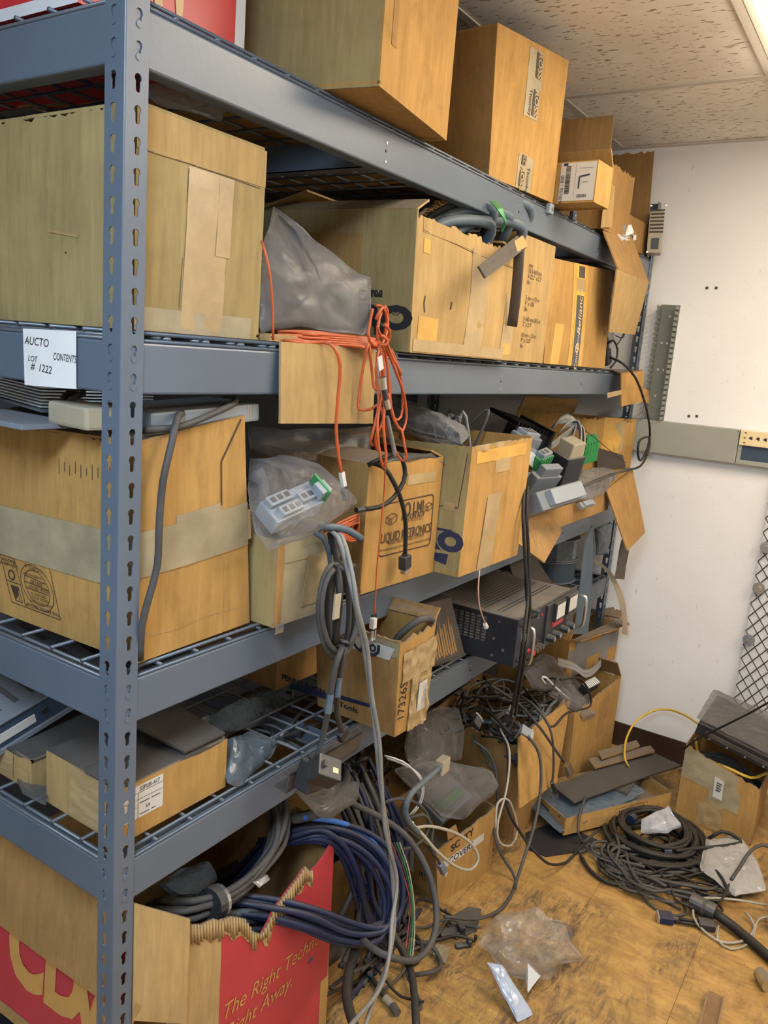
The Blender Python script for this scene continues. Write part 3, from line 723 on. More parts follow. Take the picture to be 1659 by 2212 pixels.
# large torn box
c = Carton('large torn box full of thick grey cable on the second shelf', (.707, -.020), (1.190, -.024), .46, Z2, .290, m_cardp, m_cardp, closed=False, flaps={'l': (.05, -60), 'b': (.16, -75), 'r': (.10, -80)}, seed=14, bulge=.006, tear={'f': .018, 'l': .004}, mats={'l': m_carda}, top=[(-.015, 0, -.010), (.004, 0, -.030), (0, 0, -.01), (0, 0, 0)])
f_ = c.P['f']
f_.patch('paper_tape', .46, .64, .02, .90, m_tape, skew=.02, wrinkle=.0016); f_.patch('tape_strip', .05, .94, .86, .96, m_cardp, wrinkle=.0008); f_.patch('amber_tape', .05, .21, .10, .27, m_tapey); f_.patch('amber_tape', .88, .98, .05, .16, m_tapey)
f_.patch('tape_strip', .02, .90, .01, .10, m_tape, wrinkle=.0014, off=.0014); f_.patch('clear_tape', .86, .99, .1, .6, m_tape, wrinkle=.002); f_.patch('amber_tape', .06, .11, .72, .82, m_tapey)
for ln, w_ in (([(.05, .87), (.5, .845), (.93, .85)], .0012), ([(.455, .05), (.475, .88)], .0015), ([(.09, .42), (.085, .36), (.095, .30)], .004), ([(.31, .42), (.305, .36)], .005)): f_.poly('crease', f_.line(ln, w_), m_inkbrown)
l_ = c.P['l']; l_.patch('glued_sheet', .30, .72, .42, .83, m_cardd, wrinkle=.001); q = l_.px(829, 685); l_.text('RO', q[0], q[1], .062, m_ink, bold=.004, sx=1.5); q = l_.px(853, 672); l_.text('®', q[0], q[1], .020, m_ink, sx=1.4); q = l_.px(803, 637); l_.text('S™', q[0], q[1], .030, m_ink, bold=.001, sx=1.4)
l_.quadpx('logo_bar', [(800, 668), (842, 668), (842, 672), (800, 672)], m_ink); l_.quadpx('logo_bar', [(806, 722), (838, 724), (843, 704), (806, 703)], m_ink)
for k, (u0, v0, u1, v1, y0, y1) in enumerate(((935, 470, 1065, 452, .05, .0), (945, 480, 1100, 470, .03, -.01), (940, 492, 1060, 488, .02, -.01), (985, 500, 1128, 492, .01, -.02), (975, 460, 1120, 440, .10, .02), (1000, 452, 1145, 450, .06, .0), (950, 468, 1040, 440, .12, .08))):
    A, B = U(u0, v0, 'y', y0 + .03), U(u1, v1, 'y', y1); A.z = min(A.z, Z2 + .300); Mx = A.lerp(B, .5) + V((0, 0, .006))
    A.z = max(A.z, Z2 + .275); B.z = max(B.z, Z2 + .285 + .006 * (k % 4)); Mx.z = max(Mx.z, B.z); En = B + V((.03, .03, -.05)); cable('thick dusty grey cable lying across the torn box top', [A + V((-.06, .05, -.09)), A, Mx, B, En], .0135, m_cteal, group='thick cables in the torn box', name='thick_cable')
MB().tube(spline([U(1066, 436, 'y', -.012), U(1080, 452, 'y', -.045), U(1092, 478, 'y', -.048), U(1084, 496, 'y', -.035)]), .011, 6, flat=.2).build('green_tie', m_green, None, label='green tie wrapped round the thick cables in the torn box', cat='tie')
pp = []
for k in range(15):
    t = k / 14; pp.append((905 + 105 * t, 462 - 55 * t + 6 * math.sin(k * 2.1), .05 - .03 * t))
e = empty('torn_edge', U(950, 440, 'y', .04), 'ragged torn cardboard strip standing up from the cable box corner', 'cardboard')
for k in range(5):
    MB().tube([p + V((0, .006 * k, -.004 * k + .004 * math.sin(i * 1.7 + k))) for i, p in enumerate(pts(pp))], [.007 * (1 - .5 * i / 14) for i in range(15)], 5, flat=.3).build('torn_layer', m_cardp if k % 2 else m_cardd, e)
e = empty('cardboard_strip', U(1085, 555, 'y', -.05), 'dusty cardboard strip sticking out of the torn box front', 'cardboard')
Pan('strip_sheet', (U(1050, 600, 'y', -.115), U(1138, 535, 'y', -.045), U(1118, 508, 'y', -.035), U(1034, 575, 'y', -.100)), m_dark, e, wob=.004, seed=15, nx=10, ny=4)
Pan('strip_tip', (U(1116, 545, 'y', -.060), U(1140, 532, 'y', -.048), U(1130, 508, 'y', -.04), U(1112, 520, 'y', -.05)), m_cardp, e, wob=.004, seed=16, nx=4, ny=4)
cable('grey cardboard strap hanging down beside the torn box', [(1122, 540, -.045), (1118, 600, -.05), (1112, 660, -.045), (1106, 705, -.04)], .014, m_dark, name='cardboard_strap', cat='strap', sides=8, flat=.15)
c = Carton('yellow-lit box with printed metric sizes squeezed behind the torn box', (1.215, .002), (1.47, .002), .42, Z2, .320, m_cardp, m_cardp, closed=False, seed=17, bulge=.002, tear={'f': .0, 'r': .006}, flaps={})
f_ = c.P['f']
for t, ls in ((.78, ('mm', '15.5-560 mils', '4-22.2" x 2.2"', 'lbs')), (.52, ('5 mm x 33 m', "9\" x 108'", 'lbs')), (.35, ('5-560 mm/24.2 m', "2\" x 2/3\"")), (.22, ('60 mm x 23 m', "9\" x 12/3\"", 'lbs'))):
    for k, q in enumerate(ls): f_.text(q, .33, t - k * .045, .0165, m_inkbrown, align='LEFT')
c = Carton('orange box sealed with yellow and black printed tape on the second shelf', (1.485, .004), (2.03, .004), .40, Z2, .318, m_card, m_cardd, seed=18, bulge=.003, closed=True, tear={'f': .006, 't': .012}, top=[(-.045, 0, -.03), (-.04, 0, 0), (0, 0, 0), (0, 0, -.02)])
f_ = c.P['f']
f_.patch('clear_tape', .34, .57, 0, 1, m_tapey, wrinkle=.001); f_.patch('yellow_tape', .385, .52, 0, .98, M('tape_yellow', (.62, .42, .06), .4), off=.0016)
f_.patch('black_tape_band', .40, .505, .0, .70, M('tape_print_grey', (.07, .07, .075), .45), off=.0024); f_.patch('black_tape_band', .415, .505, .87, .98, m_dark, off=.0024); f_.patch('pale_tape', .39, .52, .745, .86, m_tape, off=.0026)
f_.text('Reliance', .455, .535, .040, m_cream, rot=90, off=.0036, shear=.2); f_.text('Power', .455, .30, .030, m_label, rot=90, off=.0036); f_.text('Comm', .455, .10, .030, m_cream, rot=90, off=.0036)
f_.poly('logo_ring', f_.ring(.452, .185, .013, .006), m_cream, off=.0037)
f_.patch('amber_tape', .08, .2, .0, .40, m_tapey, skew=.04); f_.patch('worn_corner', .93, 1.0, .35, .95, m_cardp, wrinkle=.003)
# clutter at the far end of the second shelf
pillow('plastic_bag', pts([(1318, 640, .02), (1326, 690, .0), (1322, 740, .0), (1310, 745, .03), (1308, 680, .04)]), .012, m_film, .006, 6, label='clear plastic sheet squeezed beside the yellow taped box', cat='bag', nrm=(.3, -1, 0))
e = empty('power_adapter', U(1325, 775, 'y', .05), 'black power adapter lying at the far end of the second shelf', 'adapter')
mt = frame(U(1316, 790, 'y', .03), V((1, .2, .15)), V((0, .2, 1)))
MB().cbox((0, 0, 0), (.085, .06, .055), .006, mt).build('body', m_black, e); MB().cbox((.02, .0, .05), (.05, .04, .10), .006, mt).build('plug', m_black, e)
cable('black cord looping over the adapter on the second shelf', [(1312, 742, .02), (1325, 735, .0), (1334, 755, -.01), (1330, 780, -.01), (1318, 795, .0)], .0035, m_cblack)
cable('thin black wire tangle above the black adapter', [(1330, 725, .02), (1345, 730, .01), (1350, 715, .02), (1340, 735, .03), (1332, 745, .02)], .002, m_cblack)
e = empty('torn_cardboard', U(1365, 800, 'y', -.02), 'orange cardboard flap hanging over the second beam at the far end', 'cardboard')
Pan('top_fold', (U(1343, 806, 'y', -.045), U(1391, 800, 'y', -.06), U(1385, 799, 'y', .03), U(1316, 797, 'y', .03)), m_cardd, e, wob=.001, seed=19)
Pan('hanging_fold', (U(1343, 878, 'y', -.05), U(1388, 868, 'y', -.065), U(1391, 800, 'y', -.06), U(1343, 806, 'y', -.045)), m_card, e, wob=.003, seed=20)
Pan('torn_tab', (U(1385, 868, 'y', -.065), U(1402, 872, 'y', -.07), U(1402, 845, 'y', -.08), U(1388, 835, 'y', -.065)), m_card, e, wob=.004, seed=21, nx=4, ny=4)
Pan('tape_tab', (U(1312, 860, 'y', -.03), U(1343, 852, 'y', -.052), U(1343, 842, 'y', -.052), U(1312, 849, 'y', -.03)), m_tape, e, wob=.001, th=.001, nx=3, ny=2)
cable('thin black cord arching from the second shelf down past the wall raceway', [(1318, 772, .0), (1345, 785, -.05), (1372, 815, -.09), (1390, 860, -.10), (1400, 900, -.10), (1404, 938, -.10), (1398, 970, -.10), (1384, 995, -.10), (1378, 980, -.10), (1380, 955, -.10), (1392, 945, -.10), (1403, 948, -.10), (1400, 975, -.10), (1385, 1005, -.10), (1360, 1015, -.09), (1320, 1025, -.07), (1270, 1045, -.05), (1235, 1063, -.04)], .0042, m_cblack)
cable('orange fibre lead hanging against the big olive box side', [(565, 520, .012), (580, 575, .0), (588, 650, -.004), (590, 735, .0)], .0022, m_orange)
# ================================================================== third shelf
c = Carton('big brown box with wide tape band on the third shelf at the corner post', (.048, .014), (.306, .022), .46, Z3, .335, m_card, m_cardd, seed=30, bulge=.006, tear={'f': .005, 'l': .006}, top=[(-.004, 0, .005), (-.036, 0, .037), (-.03, 0, .02), (0, 0, -.01)], mats={'t': m_cardd})
f_ = c.P['f']
bt = f_.patch('tape_band', 0, 1.0, .395, .60, m_tapeg, wrinkle=.0009, n=16, off=.0018); f_.patch('tape_flap', .30, .72, .585, .635, m_tapeg, wrinkle=.0008)
f_.poly('crease', f_.line([(.955, .985), (.80, .87), (.73, .82), (.72, .62)], .0035), m_inkbrown)
f_.poly('crease', f_.line([(.02, .12), (.3, .10), (.60, .115), (.85, .10)], .0012), m_cardp); f_.poly('crease', f_.line([(.73, .39), (.735, .05)], .0012), m_cardp)
f_.patch('clear_tape', .93, 1.03, .42, .56, m_tape, wrinkle=.002, off=.0012)
l_ = c.P['l']; l_.patch('tape_band', 0, 1, .33, .585, m_tapeg, wrinkle=.0009, n=16, off=.0018)
S = [l_.px(*q) for q in ((5, 1195), (112, 1229), (132, 1340), (27, 1300))]
def stp(a, b):
    """stamp frame: a right, b down -> u,t"""
    return tuple((S[0][k] * (1 - a) + S[1][k] * a) * (1 - b) + (S[3][k] * (1 - a) + S[2][k] * a) * b for k in (0, 1))
w = .0013
def sl(*q): return l_.line([stp(*p) for p in q], w)
l_.poly('stamp_frame', sl((0, 0), (1, 0), (1, 1), (0, 1), (0, 0)) + sl((.3, 0), (.3, 1)) + sl((0, .55), (.3, .55)), m_inkbrown)
for rr in (.30, .23):
    l_.poly('stamp_ring', l_.line([stp(.65 + rr * 1.05 * math.cos(a * math.pi / 16), .5 + rr * 1.5 * math.sin(a * math.pi / 16)) for a in range(33)], w * .8), m_inkbrown)
l_.poly('stamp_lines', sl((.46, .31), (.86, .36)) + sl((.42, .44), (.88, .47)) + sl((.43, .56), (.87, .58)), m_inkbrown)
l_.poly('stamp_triangle', [[stp(.07, .62), stp(.24, .62), stp(.20, .78), stp(.10, .93)]], m_inkbrown); l_.poly('stamp_lines', sl((.10, .93), (.25, .93), (.24, .62)) + sl((.20, .93), (.2, .78)), m_inkbrown)
for txt, a, b, sz, ro in (('CICERO, IL', .66, .11, .0085, 176), ('THE ROYAL GROUP', .66, .915, .0085, 180), ('BOX CERTIFICATE', .66, .80, .0060, 180), ('BURSTING TEST', .60, .27, .0060, 180), ('200 LBS', .66, .40, .0085, 180), ('EDGE CRUSH', .68, .51, .0075, 180), ('SIZE LIMIT 75', .65, .64, .0060, 180), ('GROSS WT LT', .65, .71, .0060, 180), ('Corrugated', .15, .20, .0095, 180), ('Recycles', .15, .11, .0095, 180), ('www.corrugated.org', .15, .03, .0042, 180)):
    q = stp(a, b); l_.text(txt, q[0], q[1], sz, m_inkbrown, rot=ro, sx=1.15)
q = stp(.15, .40); l_.poly('stamp_ring', l_.ring(q[0], q[1], .008, .003), m_inkbrown)
l_.poly('scuffs', sum([l_.line([(.62 + .028 * k, .87 - .01 * (k % 3)), (.622 + .028 * k, .80 + .015 * (k % 2))], .0012) for k in range(11)], []), m_inkbrown)
ZT = Z3 + .343
e = empty('terminal_box', (.16, .08, ZT), 'cream plastic module with a grey lead on top of the big brown box', 'device')
mt = frame(V((.085, .035, ZT + .004)), V((1, -.05, .06)), V((0, 0, 1)))
MB().cbox((.0, .0, 0), (.225, .13, .030), .004, mt).build('body', m_lgrey, e)
mt2 = frame(V((.058, .065, ZT + .006)), V((.1, 1, 0)), V((0, 0, 1)))
MB().cbox((0, 0, 0), (.105, .06, .034), .005, mt2).build('end_cap', m_beige, e)
for k in range(4): MB().box((.196 + k * .006, -.0008, .004), (.198 + k * .006, .001, .028), mt).build('rib', m_beige, e)
e2 = MB().tube(spline([U(225, 908, 'x', .046), U(190, 900, 'x', .042), U(160, 885, 'x', .036), U(155, 865, 'x', .04), U(172, 853, 'x', .06), U(180, 850, 'x', .09)]), .0052, 8).build('lead', m_cgrey, e, smooth=True)
MB().tube(spline([U(225, 912, 'x', .044), U(170, 906, 'x', .040), U(140, 890, 'x', .036), U(133, 868, 'x', .04), U(148, 850, 'x', .06), U(165, 848, 'x', .09)]), .0052, 8).build('lead', m_cgrey, e, smooth=True)
cable('grey cord lying along the big brown box top and hanging down its front', [V((.06, .020, ZT + .012)), V((.12, .010, ZT + .016)), V((.22, .016, ZT + .042)), V((.255, .03, ZT + .05)), V((.258, .04, ZT + .06)), V((.245, .05, ZT + .06))], .0056, m_cgrey)
cable('thick grey cord hanging down the front of the big brown box to the third deck', [(393, 893, .035), (382, 905, .004), (370, 960, -.006), (352, 1040, -.010), (344, 1130, -.010), (340, 1220, -.010), (322, 1290, -.008), (307, 1350, -.004), (303, 1425, .006)], .0056, m_cgrey)
e = empty('ring_binder', (.09, .33, ZT), 'grey ring binder holding white sheets on top of the big brown box', 'binder')
mt = frame(V((.052, .245, ZT + .012)), V((.25, 1, .0)), V((0, 0, 1)))
MB().cbox((0.02, -.0, 0), (.25, -.0 + .0 - .21, .004), .001, mt).build('cover', m_grey, e); MB().cbox((.02, -.21, .045), (.25, 0, .049), .001, mt).build('cover', m_grey, e); MB().cbox((.246, -.21, 0), (.252, 0, .049), .001, mt).build('spine', m_grey, e)
for k in range(7): MB().box((.03, -.2, .006 + k * .0052), (.235, -.004, .008 + k * .0052), mt).build('sheet', m_paper, e)
MB().cbox((.0, -.0, .0), (.2, .10, .008), .001, frame(V((.05, .15, ZT + .0)), V((0, 1, 0)), V((0, 0, 1)))).build('flat_tray', m_grey, None, label='flat grey tray under the ring binder on the brown box', cat='tray')

c = Carton('small tape-wrapped box under the clear bag on the third shelf', (.314, -.026), (.498, -.030), .30, Z3, .160, m_carda, seed=31, bulge=.003, closed=True, mats={'f': m_tapeg, 'l': m_carda})
f_ = c.P['f']; f_.patch('clear_tape', .0, .10, 0, 1, m_cardd); f_.patch('clear_tape', .1, 1, .72, .86, m_tapeg, wrinkle=.001, off=.0014); f_.patch('clear_tape', .38, .70, .15, .75, m_tape, skew=.06, off=.002, wrinkle=.001); f_.patch('foil_tape', .02, .13, -.08, .03, m_brass, wrinkle=.003, off=.003)
c = Carton('orange pump box with a framed black print on the third shelf', (.590, -.020), (.864, -.036), .30, Z3, .272, m_card, m_cardd, seed=32, bulge=.003, closed=False, flaps={'l': (.09, -80), 'r': (.05, -70)}, tear={'f': .004}, mats={'l': m_cardd})
f_ = c.P['f']
F = [f_.px(*q) for q in ((825, 1090), (936, 1067), (927, 1176), (816, 1203))]
def fp(a, b): return tuple((F[0][k] * (1 - a) + F[1][k] * a) * (1 - b) + (F[3][k] * (1 - a) + F[2][k] * a) * b for k in (0, 1))
f_.poly('print_frame', f_.line([fp(*q) for q in ((.04, 0), (.96, 0), (1, .05), (1, .95), (.96, 1), (.04, 1), (0, .95), (0, .05), (.04, 0))], .0032), m_inkbrown)
for txt, a, b, sz, bo, sh, sx in (('LMI', .69, .19, .036, .0004, 0, .8), ('MILTON ROY', .60, .34, .0175, .0003, .1, .85), ('ACTON, MA 01720 U.S.A.', .60, .42, .0088, 0, 0, .75), ('LIQUID METRONICS', .50, .66, .0300, .0002, 0, .70), ('AN ISO 9001 CERTIFIED COMPANY', .50, .77, .0120, 0, .2, .74), ('The worldwide leader in metering pump and controller technology', .50, .88, .0098, 0, .2, .74)):
    q = fp(a, b); t_ = f_.text(txt, q[0], q[1], sz, m_inkbrown, bold=bo, shear=sh, sx=sx)
q = fp(.47, .19); f_.poly('logo_ring', f_.ring(q[0], q[1], .014, .005, ax=.75), m_inkbrown)
def iso(cx, cy, s):
    P = lambda dx, dy: fp(cx + dx * s, cy + dy * s)
    return f_.line([P(-1, -.4), P(0, -1), P(1, -.5), P(1, .6), P(0, 1.2), P(-1, .6), P(-1, -.4), P(0, .1), P(1, -.5)], .0016) + f_.line([P(0, .1), P(0, 1.2)], .0016) + f_.line([P(-.6, .1), P(-.2, .3), P(-.2, .7), P(-.6, .5), P(-.6, .1)], .0014)
f_.poly('pump_drawing', iso(.18, .30, .10), m_inkbrown); f_.poly('pump_drawing', iso(.90, .22, .075), m_inkbrown)
f_.patch('tape_strip', .5, .9, .80, .88, m_tape, wrinkle=.0008); q = f_.px(782, 1140)
pillow('plastic_bag', pts([(845, 985, .02), (905, 985, .03), (958, 990, -.02), (962, 1008, -.038), (935, 985, -.03), (880, 998, -.03), (850, 995, -.02), (820, 1000, -.01)]), .01, m_filmd, .007, 33, label='brown-grey plastic bag mouth crumpled over the pump box rim', cat='bag', nrm=(0, -.5, 1))
c = Carton('kraft box with a black logo and paper tape jutting from the third shelf', (.868, -.100), (1.186, -.106), .40, Z3, .300, m_card, m_carda, seed=34, bulge=.004, closed=False, tear={'f': .007, 'l': .004}, mats={'l': m_carda}, top=[(.008, 0, .002), (.012, 0, .012), (0, 0, 0), (0, 0, -.01)])
f_ = c.P['f']; f_.patch('paper_tape', .28, .50, .0, .60, m_tape, skew=.03, wrinkle=.0016); f_.patch('tape_strip', .08, .90, .86, .955, m_tapey, wrinkle=.001); f_.patch('tape_tab', .38, .62, .76, .87, m_tape, wrinkle=.001); f_.poly('crease', f_.line([(.27, .02), (.30, .58)], .0016), m_inkbrown); f_.patch('frayed_edge', .05, .6, .955, 1.0, m_tape, wrinkle=.006, n=16)
l_ = c.P['l']; q = l_.px(955, 1170); l_.text('RO', q[0], q[1], .058, m_inkb, bold=.004, sx=1.35); l_.quadpx('logo_bar', [(935, 1140), (978, 1148), (977, 1153), (935, 1145)], m_inkb); l_.quadpx('logo_bar', [(935, 1208), (965, 1221), (970, 1198), (934, 1193)], m_inkb)
l_.poly('crease', l_.line([l_.px(940, 1095), l_.px(990, 1103), l_.px(1010, 990)], .002), m_inkbrown)
l_.patch('torn_paper', .86, .93, .50, .56, m_tape, wrinkle=.006, n=6)
pillow('plastic_bag', [c.inside(.05, .1, 1.0), c.inside(.4, .2, 1.02), c.inside(.45, .6, 1.08), c.inside(.35, 1.0, 1.30), c.inside(.05, 1.0, 1.30), c.inside(-.02, .5, 1.1)], .045, m_filmw, .016, 35, label='silvery crinkled plastic bag bulging out of the kraft logo box', cat='bag', nrm=(-.3, -.6, .7), freq=16)
for k in range(9):
    a = c.inside(.35 + .06 * k, .35 + .05 * (k % 4), .8); b = a + V((.02 * math.sin(k), .03 * math.cos(k * 2), .09 + .015 * (k % 3))); d = c.inside(.45 + .05 * k, .3 + .07 * (k % 5), .85)
    cable('grey computer lead looping out of the kraft logo box', [a, b, b.lerp(d, .6) + V((0, 0, .015)), d], .0042, m_clight if k % 2 else m_cgrey, group='leads in the kraft logo box')
e = empty('connector', c.inside(.55, .35, 1.05), 'light grey ribbed connector lying in the kraft logo box', 'connector')
mt = frame(c.inside(.48, .35, 1.0), V((1, .3, .35)), V((0, -.3, 1))); MB().cbox((0, 0, 0), (.075, .035, .022), .004, mt).build('shell', m_lgrey, e)
for k in range(5): MB().box((.008 + k * .012, -.001, .003), (.013 + k * .012, .036, .0235), mt).build('rib', m_grey, e)

# open box of modules
c = Carton('collapsed open box heaped with electronic modules on the third shelf', (1.265, -.045), (2.10, -.052), .40, Z3, .085, m_cardd, m_cardin, seed=36, bulge=.002, closed=False, tear={'f': .02})
e2 = c.e
Pan('front_flap', (U(1176, 1216, 'y', -.13), U(1213, 1150, 'y', -.075), U(1205, 1118, 'y', -.05), U(1118, 1085, 'y', -.05)), m_cardd, e2, wob=.004, seed=37)
Pan('front_flap', (U(1118, 1172, 'y', -.10), U(1176, 1216, 'y', -.13), U(1160, 1100, 'y', -.05), U(1128, 1085, 'y', -.05)), m_cardd, e2, wob=.003, seed=38)
Pan('side_flap', (U(1355, 1190, 'y', -.145), U(1394, 1150, 'y', -.16), U(1366, 1012, 'y', -.085), U(1310, 1058, 'y', -.06)), m_cardd, e2, wob=.005, seed=39)
Pan('inner_flap', (U(1290, 1015, 'y', .05), U(1352, 1012, 'y', -.02), U(1346, 983, 'y', -.01), U(1288, 966, 'y', .06)), m_dark, e2, wob=.003, seed=40)
c2 = Carton('small worn open box behind the module heap near the end wall', (2.19, .115), (2.383, -.030), .24, Z3, .315, m_card, m_cardin, seed=41, back=(-.45, 1), bulge=.002, closed=False, tear={'f': .012, 'l': .012}, flaps={'b': (.07, -30)})
f_ = c2.P['f']; f_.patch('amber_tape', .40, .75, .55, 1, m_tapey); f_.patch('tape_strip', .62, .80, .6, .97, m_tape, wrinkle=.002)
def module(label, p, xd, zd, w, d, h, body, face=None, slots=0, name='din_module', term=None, cat='module'):
    """rail module: stepped body, front face, terminal rows"""
    e = empty(name, p, label, cat); mt = frame(p, V(xd), V(zd))
    MB().cbox((0, 0, 0), (w, d, h * .72), min(w, d, h) * .08, mt).build('body', body, e)
    MB().cbox((w * .15, d * .1, h * .70), (w * .85, d * .9, h), min(w, d, h) * .06, mt).build('front_face', face or body, e)
    for k in range(slots): MB().box((w * (.2 + .6 * k / max(1, slots)), d * .25, h * .985), (w * (.2 + .6 * (k + .6) / max(1, slots)), d * .75, h * 1.012), mt).build('slot', m_black, e)
    if term:
        for k in range(5): MB().cbox((w * (.05 + .19 * k), -d * .05, h * .40), (w * (.05 + .19 * k) + w * .13, d * .2, h * .80), w * .012, mt).build('terminal', term, e)
    return e
e = empty('heat_sink', U(1150, 940, 'y', .12), 'black finned heat sink module in the module heap', 'device')
mt = frame(U(1108, 938, 'y', .20), V((.9, -.35, -.22)), V((.1, -.3, 1)))
MB().cbox((0, 0, -.08), (.17, .05, .03), .004, mt).build('body', m_blackm, e)
for k in range(9): MB().box((.005 + k * .018, .002, .03), (.011 + k * .018, .16, .045), mt).build('fin', m_blackm, e)
MB().cbox((.165, -.01, -.10), (.18, .17, .055), .003, mt).build('flange', m_blackm, e)
module('grey rail module with slotted white cap in the heap beside the heat sink', U(1120, 968, 'y', .04), (.95, -.2, -.1), (0, -.4, 1), .10, .05, .05, m_grey, m_lgrey, 3)
e = module('white frame of a relay socket propped in the module heap', U(1138, 1000, 'y', .02), (.9, -.1, -.4), (.3, -.3, 1), .07, .04, .05, m_white, m_lgrey, 2)
module('green terminal strip with white cap in the module heap', U(1160, 1022, 'y', .0), (.8, -.2, .2), (.1, -.5, 1), .06, .035, .06, m_green, m_lgrey, 2, term=m_green)
module('blue-grey rail module lying at the kraft logo box edge', U(1133, 1078, 'y', -.03), (.95, -.25, .0), (0, -.55, .9), .115, .03, .105, m_grey, m_grey, 0)
e = module('tall black relay module with cream cap standing in the module heap', U(1205, 1068, 'y', -.03), (.9, -.3, .1), (-.25, -.25, 1), .085, .07, .165, m_blackm, m_beige, 0)
module('long white labelled module hanging over the open box front', U(1140, 1118, 'y', -.075), (1, -.10, .05), (0, -.85, .5), .27, .055, .075, m_grey, m_lgrey, 0)
module('bright green terminal block standing in the module heap', U(1258, 1005, 'y', .03), (.8, -.4, .2), (-.1, -.2, 1), .07, .03, .10, m_green, m_green, 0, term=m_green)
module('small cream relay lying among the ribbon cables', U(1225, 1022, 'y', .03), (.9, -.4, .1), (0, -.3, 1), .04, .04, .05, m_beige, m_lgrey, 1)
module('grey terminal module lying flat in the open box heap', U(1165, 1058, 'y', .03), (.9, .1, -.2), (0, -.3, 1), .09, .06, .05, m_lgrey, m_grey, 2)
module('silver slotted rail clip poking out of the open box', U(1252, 1102, 'y', -.075), (1, -.05, .0), (0, -.7, .7), .11, .02, .02, m_lgrey, m_lgrey, 0, name='rail_clip')
def ribbon(label, P, w, n, mats, group=None, name='ribbon_cable'):
    Q = spline(pts(P)); e = empty(name, Q[0], label, 'cable', group)
    for k in range(n):
        off = (k - (n - 1) / 2) * w
        path = []
        for i, p in enumerate(Q):
            t = (Q[min(i + 1, len(Q) - 1)] - Q[max(i - 1, 0)]).normalized(); sd = t.cross(V((.5, -.8, .1))).normalized(); path.append(p + sd * off)
        MB().tube(path, w * .56, 6).build('strand', mats[k % len(mats)], e, smooth=True)
    return e
m_rb = [m_clight, m_lgrey, M('ribbon_tan', (.42, .30, .2), .5), m_lgrey]
ribbon('grey and brown striped ribbon cable arching over the module heap', [(1192, 925, .10), (1210, 908, .08), (1240, 905, .05), (1254, 930, .02), (1250, 975, .0), (1238, 1025, -.02)], .0042, 8, m_rb)
ribbon('second striped ribbon cable hanging beside the green block', [(1205, 940, .08), (1228, 915, .06), (1256, 920, .03), (1262, 960, .0), (1252, 1010, -.02), (1245, 1040, -.03)], .0042, 7, m_rb)
ribbon('plain grey flat cable crossing the ribbon arch', [(1190, 965, .06), (1215, 945, .05), (1240, 925, .04), (1250, 912, .05)], .0045, 6, [m_clight])
ribbon('plain grey flat cable leaning against the ribbon arch', [(1222, 1000, .0), (1232, 965, .02), (1242, 930, .03), (1250, 910, .05)], .0045, 5, [m_clight])
pillow('plastic_bag', pts([(1250, 1020, .0), (1300, 1010, .02), (1335, 1020, -.03), (1310, 1060, -.06), (1270, 1085, -.07), (1235, 1075, -.06)]), .02, m_filmw, .010, 42, label='crumpled clear bag of wire ends on the open module box rim', cat='bag', nrm=(0, -.6, 1))
cable('thin black wire drooping from the upper deck over the module heap', [(1258, 925, .02), (1290, 950, -.02), (1320, 975, -.04), (1352, 1000, -.06)], .0012, m_cblack)
cable('grey cord end with pale tip resting on the module heap', [(1360, 1012, -.09), (1310, 1030, -.08), (1265, 1048, -.07), (1240, 1060, -.06)], .0046, m_cgrey)
pillow('plastic_bag', pts([(535, 918, .24), (620, 935, .20), (720, 925, .16), (800, 920, .10), (800, 1030, .06), (720, 1035, .10), (600, 990, .16), (540, 970, .22)]), .02, m_film, .010, 43, label='large clear plastic sheet draped behind the small tape-wrapped box', cat='bag', nrm=(-.2, -1, .4), smooth=True, freq=10)
# terminal module in the clear bag on the small box
e = empty('terminal_module', U(650, 1130, 'y', -.02), 'light grey terminal module with raised connectors inside the clear bag', 'module')
mt = frame(U(586, 1156, 'y', -.035), V((.92, -.10, .22)), V((-.1, -.62, .8)))
MB().cbox((0, 0, 0), (.118, .050, .034), .003, mt).build('body', m_lgrey, e)
for (x, y, w) in ((.006, .028, .05), (.014, .003, .046), (.066, .012, .046)):
    o = MB().cbox((x, y, .033), (x + w, y + .020, .044), .0015, mt).build('connector', m_lgrey, e)
    for k in range(3): MB().box((x + .006 + k * w * .31, y + .005, .0437), (x + .006 + k * w * .31 + w * .2, y + .015, .0447), mt).build('socket', m_black, o)
MB().cbox((.112, .0, .01), (.117, .045, .060), .001, mt).build('circuit_board', m_green, e); MB().cbox((.100, .004, .034), (.124, .03, .058), .002, mt).build('header', m_lgrey, e)
pillow('plastic_bag', pts([(540, 990, .06), (600, 985, .05), (690, 1005, .02), (730, 1040, -.01), (768, 1085, -.04), (745, 1110, -.055), (700, 1130, -.065), (650, 1165, -.075), (575, 1190, -.070), (545, 1150, -.05), (535, 1060, .02)]), .036, m_film, .012, 44, N=60, R=13, label='clear crinkled bag holding the grey terminal module on the tape-wrapped box', cat='bag', nrm=(-.25, -.8, .55), freq=13)
cable('coil of clear tubing inside the crinkled module bag', [(545, 1040, .04), (560, 1020, .04), (572, 1060, .03), (560, 1110, .01), (548, 1090, .03)], .010, m_filmw, name='clear_tube', cat='tube')

